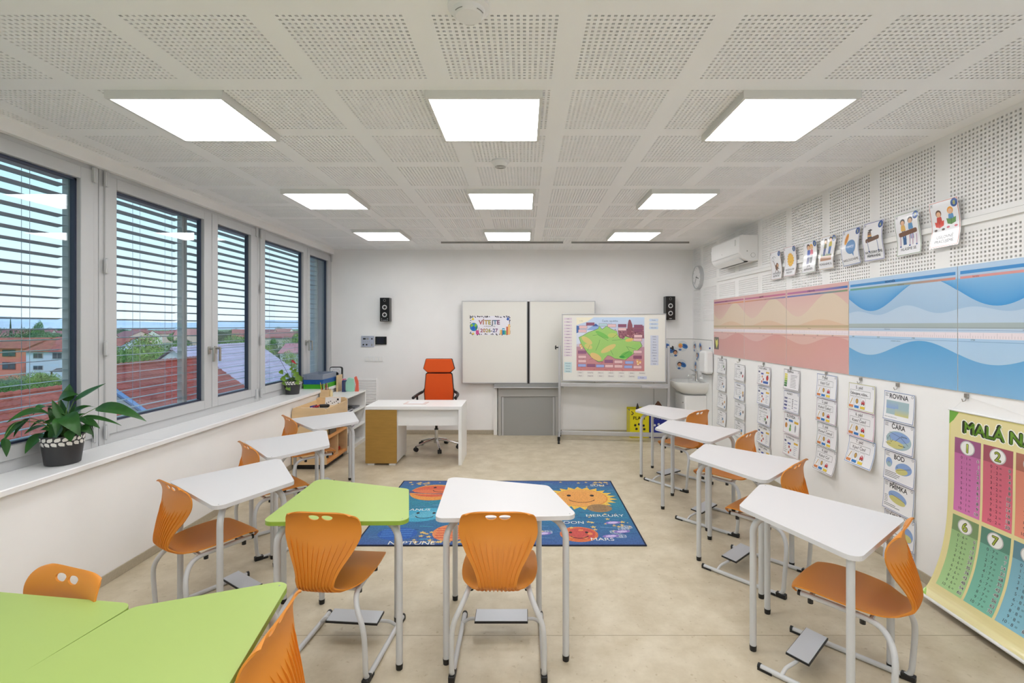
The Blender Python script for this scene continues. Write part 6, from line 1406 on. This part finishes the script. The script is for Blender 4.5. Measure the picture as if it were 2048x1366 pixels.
for i, (kd, px, pt_, Y, wp, w_) in enumerate((('dark', 45, 652, 120, 50, 'left behind the orange house'), ('dark', 72, 650, 125, 40, 'behind the roof ridge of the orange house'), ('grey', 18, 658, 115, 40, 'at the far left behind the orange house'), ('fir', 21, 636, 150, 12, 'tall on the left skyline'), ('fir', 43, 642, 150, 8, 'small on the skyline'), ('mid', 71, 638, 140, 20, 'spreading on the skyline'), ('grey', 86, 652, 120, 26, 'behind the white house roof'),
        ('light', 62, 742, 62, 46, 'bright in front of the orange and white houses'), ('grey', 18, 748, 60, 46, 'grey-green before the orange house'), ('light', 95, 744, 64, 44, 'yellowish before the white house'), ('mid', 30, 760, 46, 50, 'hedge-like behind the near roof ridge, left'), ('mid', 75, 759, 46, 50, 'hedge-like behind the near roof ridge, middle'), ('mid', 118, 757, 47, 50, 'hedge-like behind the near roof ridge, right'), ('mid', -15, 762, 46, 50, 'hedge-like at the picture edge behind the near roof'), ('dark', 140, 650, 130, 30, 'behind the first window frame'))):
    wtree(kd, px, pt_, Y, wp, w_)
fx = random.Random(4); PLACED = []
def clear(x, y, r):
    if any(math.hypot(x-a, y-b) < r+c for a, b, c in PLACED): return False
    PLACED.append((x, y, r)); return True
WIN = lambda px: 'first' if px < 165 else 'second' if px < 415 else 'third' if px < 512 else 'fourth'
PEND = []
for i in range(170):
    px = fx.uniform(-60, 640) if i < 110 else fx.uniform(-1500, -80); Y = fx.uniform(170, 420); PEND.append((px, Y, fx.choice(('mid', 'dark', 'grey', 'mid')), fx.uniform(4, 8), fx.uniform(3, 6)))
# houses
def house(name, label, x, y, rz, L_, W, zb, he, hr, wallm, roofm, wins=(), grp='houses outside the windows', over=.35, tiles=True, gable=True):
    """ridge along local x; L_ long, W deep, eaves at he, ridge at hr (absolute z)"""
    t = thing(name, label, 'house', (x, y, zb), rz, grp); e = he-zb; r = hr-zb
    MB().add([(0, 0, 0), (L_, 0, 0), (L_, W, 0), (0, W, 0), (0, 0, e), (L_, 0, e), (L_, W, e), (0, W, e), (0, W/2, r-.1), (L_, W/2, r-.1)], [(0, 1, 5, 4), (2, 3, 7, 6), (1, 2, 6, 9, 5), (3, 0, 4, 8, 7), (0, 3, 2, 1)]).build('walls', wallm, t)
    sl = math.atan2(r-e, W/2)
    for sgn, y0 in ((1, -over), (-1, W+over)):
        z0 = e-over*math.tan(sl); k = MB(); nc = max(6, int((W/2+over)/math.cos(sl)/.36)) if tiles else 1
        yr = W/2
        for c in range(nc):
            a0 = c/nc; a1 = (c+1)/nc+.15/nc*(1 if c < nc-1 else 0)
            ya, yb2 = y0+(yr-y0)*a0, y0+(yr-y0)*min(1, a1); za, zb2 = z0+(r-z0)*a0, z0+(r-z0)*min(1, a1)
            lift = .055
            if tiles:
                m = int((L_+.4)/.10); row = []
                for i in range(m+1):
                    x_ = -.2+(L_+.4)*i/m; b_ = .028*(i % 3 == 1)
                    row.append((x_, ya, za+lift+b_)); row.append((x_, yb2, zb2+b_))
                for i in range(m+1): row.append((row[2*i][0], ya, za-.02))
                f_ = [(2*i, 2*i+2, 2*i+3, 2*i+1) for i in range(m)]+[(2*(m+1)+i, 2*(m+1)+i+1, 2*i+2, 2*i) for i in range(m)]
                k.add(row, f_)
            else: k.add([(-.2, ya, za), (L_+.2, ya, za), (L_+.2, yb2, zb2), (-.2, yb2, zb2), (-.2, ya, za+.1), (L_+.2, ya, za+.1), (L_+.2, yb2, zb2+.1), (-.2, yb2, zb2+.1)], [(0, 1, 2, 3), (4, 5, 6, 7), (0, 1, 5, 4), (1, 2, 6, 5), (3, 0, 4, 7)])
        o = k.build('roof_tiles', roofm, t)
        if tiles: o['kind'] = 'stuff'
    if tiles:
        k = MB(); q_ = int((L_+.4)/.35)
        for i in range(q_): k.cyl((-.2+i*.35, W/2, r+.03), (-.2+i*.35+.33, W/2, r+.06), .11, .13, 8)
        k.build('ridge_tiles', roofm, t)
    for (wx, wz, ww, wh, fr_) in wins:
        f = MB().box(wx-.08, wx+ww+.08, -.06, .02, wz-.08, wz+wh+.08).build('window', mat('frame_%s' % fr_, {'white': S(226, 226, 230), 'brown': S(110, 62, 56), 'grey': S(180, 180, 186)}[fr_], .5), t)
        for s_ in (0, 1): MB().box(wx+s_*ww*.52, wx+s_*ww*.52+ww*.48, -.075, -.061, wz, wz+wh).build('pane', mat('far_window_glass', S(70, 84, 96), .1), f)
    return t
R90 = math.radians(90)
# near row of roofs, ridges parallel to the window wall (local x = world Y)
def nearroof(name, label, xr, zr, y0, y1, wdt, m, wallm, pitch=35):
    h = wdt*math.tan(math.radians(pitch)); return house(name, label, xr+wdt, y0, R90, y1-y0, 2*wdt, -7.5, zr-h, zr, wallm, m)
nearroof('low_house', 'long red clay tile roof close below the window at the picture left', -22.2, -1.30, 10, 24.4, 7.5, M_roofA, M_render)
nearroof('low_house', 'red-brown tile roof filling the lower second window view', -22.2, -.52, 25.3, 34.0, 7.0, M_roofB, M_render)
nearroof('low_house', 'lilac-grey tile roof in the lower third and fourth windows', -26.0, -.02, 36.5, 47.8, 9.0, M_roofC, M_render)
# roof windows and sheet metal on the roofs
def onroof(name, label, xr, zr, y, dx, w_, l_, m, pitch=35, nm='glass'):
    a = math.radians(pitch); t = thing(name, label, 'roof window', (xr+dx, y, zr-dx*math.tan(a)+.10)); t.rotation_euler = (0, a, 0)
    MB().box(-l_/2, l_/2, -w_/2, w_/2, -.05, .10).build('frame', mat('pale_sheet_metal', S(186, 206, 230), .4), t); MB().box(-l_/2+.12, l_/2-.12, -w_/2+.12, w_/2-.12, .101, .11).build('pane', m, t)
onroof('roof_window', 'pale metal flashing patch on the red-brown roof in the third window', -22.2, -.52, 31.2, 5.6, 1.2, 1.6, mat('pale_sheet_metal', S(186, 206, 230), .4))
onroof('roof_window', 'blue roof window low on the lilac roof behind the small plant', -26.0, -.02, 45.0, 7.2, 1.6, 1.8, mat('blue_roof_glass', S(60, 96, 140), .2))
onroof('roof_window', 'small pale roof hatch on the red-brown roof at the lower window edge', -22.2, -.52, 29.3, 6.2, .8, 1.0, mat('pale_sheet_metal', S(186, 206, 230), .4))
o = MB().box(0, 7.2, 0, .5, -4.4, 0).build('blue_verge_board', mat('blue_metal', S(104, 132, 176), .5)) if False else None
# block wall and blue edging in front of the second roof
t = thing('block_wall', 'pale block gable wall with a blue metal verge beside the red-brown roof', 'wall', (-22.2, 25.0, -7.5))
a = math.radians(35)
k = MB(); 
rowz = 0
bm_ = MB().box(0, .58, -.10, .10, 0, .28).mesh('block', mat('pale_block', S(206, 206, 210), .9, noise=.08, nscale=3), None)
MB().add([(0, -.02, 0), (7.6, -.02, 0), (7.6, .12, 0), (0, .12, 0), (0, -.02, 6.70), (7.6, -.02, 1.4), (7.6, .12, 1.4), (0, .12, 6.70)], [(0, 3, 2, 1), (4, 5, 6, 7), (0, 1, 5, 4), (1, 2, 6, 5), (2, 3, 7, 6), (3, 0, 4, 7)]).build('wall_core', M_render, t)
for rz_ in range(8, 21):
    z = rz_*.30; xm = 7.6-(z+.4-1.4)/.70 if z > 1.1 else 7.6; x = 0 if rz_ % 2 == 0 else -.31
    while x+.58 < xm:
        if x >= 0: o = bpy.data.objects.new('block', bm_); COL.objects.link(o); o.parent = t; o.location = (x, -.03, z)
        x += .61
MB().obox((3.85, -.10, 6.98-3.85*math.tan(a)), 9.2, .30, .10, Matrix.Rotation(a, 3, 'Y')).build('verge_board', mat('blue_metal', S(104, 132, 176), .5), t)
# far houses
Y = 84
house('orange_house', 'salmon-orange two-storey house with red roof seen in the first window', dirx(-75)*Y, Y, 0, (51+75)*Y/985, 9, -8.2, zof(696, Y), zof(676, Y+5), mat('salmon_render', S(222, 128, 112), .9), M_roofA,
      [(dirx(6)*Y-dirx(-75)*Y, zof(712, Y)+8.2, 2.1, 1.0, 'brown'), (dirx(6)*Y-dirx(-75)*Y, zof(738, Y)+8.2, 2.1, 1.1, 'brown'), (dirx(-40)*Y-dirx(-75)*Y, zof(712, Y)+8.2, 2.1, 1.0, 'brown')], tiles=False)
Y = 82
house('white_house', 'white two-storey house with red roof joined to the orange house', dirx(52)*Y, Y, 0, (220-52)*Y/985, 11, -8.2, zof(702, Y), zof(675, Y+6), mat('pale_blue_render', S(206, 212, 230), .9), M_roofA,
      [(1.3, zof(716, Y)+8.2, 1.5, .75, 'grey'), (4.5, zof(717, Y)+8.2, 1.5, .9, 'grey'), (1.3, zof(739, Y)+8.2, 1.5, .6, 'grey'), (9.0, zof(717, Y)+8.2, 1.5, .9, 'grey')], tiles=False)
t = thing('garden_canopy', 'low dark roofed canopy in front of the white house', 'canopy', (dirx(98)*76, 76, -8.0)); 
MB().add([(0, 0, 2.6), (4.0, 0, 2.6), (4.0, 3, 2.6), (0, 3, 2.6), (.6, .6, 3.1), (3.6, .6, 3.1), (3.6, 2.4, 3.1), (.6, 2.4, 3.1)], [(0, 3, 2, 1), (4, 5, 6, 7), (0, 1, 5, 4), (1, 2, 6, 5), (2, 3, 7, 6), (3, 0, 4, 7)]).build('canopy_roof', mat('dark_shingle', S(92, 88, 84), .8), t)
for x, y in ((.2, .2), (3.8, .2), (.2, 2.8), (3.8, 2.8)): MB().box(x-.08, x+.08, y-.08, y+.08, 0, 2.6).build('canopy_post', M_bark, t)
o = MB().box(0, 3.0, 0, 1.6, 0, 1.2).build('blue_container', mat('blue_paint', S(40, 80, 170), .5), bevel=.05); o.location = (dirx(118)*74, 74, -7.6); tag(o, 'blue container in the garden before the white house', 'container')
Y = 70
house('pink_roof_house', 'small house with a pink-red roof in the fourth window view', dirx(560)*Y, Y, math.radians(8), 5.5, 6, -8, zof(705, Y), zof(688, Y+3), M_render, mat('pink_tiles', S(196, 130, 134), .8), tiles=False)
fh = random.Random(9)
for i in range(58):
    px = fh.uniform(-70, 620) if i < 34 else fh.uniform(-1500, -150); Y = fh.uniform(150, 380); c = fh.choice(((222, 190, 180), (226, 222, 216), (214, 200, 186), (200, 206, 214)))
    if not clear(dirx(px)*Y, Y, 10): continue
    house('distant_house', 'distant %s house with a %s roof, in the %s window view' % ({222: 'pinkish', 226: 'white', 214: 'beige', 200: 'bluish grey'}[c[0]], ('brown-red', 'pale red', 'dark red')[i % 3], WIN(px) if px > -70 else 'far left'), dirx(px)*Y, Y, math.radians(fh.uniform(-35, 35)), fh.uniform(9, 15), 9, -7.6, -3.6+fh.uniform(-.5, 1.2), -.9+fh.uniform(-.4, 1.2), mat('far_render_%d' % c[0], S(*c), .9), mat('far_roof_%d' % (i % 3), S(*((170, 104, 98), (186, 128, 120), (150, 96, 100))[i % 3]), .85), grp='distant houses on the plain', tiles=False)

for (px, Y, kd, s_, sh) in PEND:
    if clear(dirx(px)*Y, Y, s_*1.15): tree(kd, dirx(px)*Y, Y, -7.5, s_, 'far away on the plain in the %s window view' % (WIN(px) if px > -70 else 'far left'), sh, 'distant trees among the roofs')
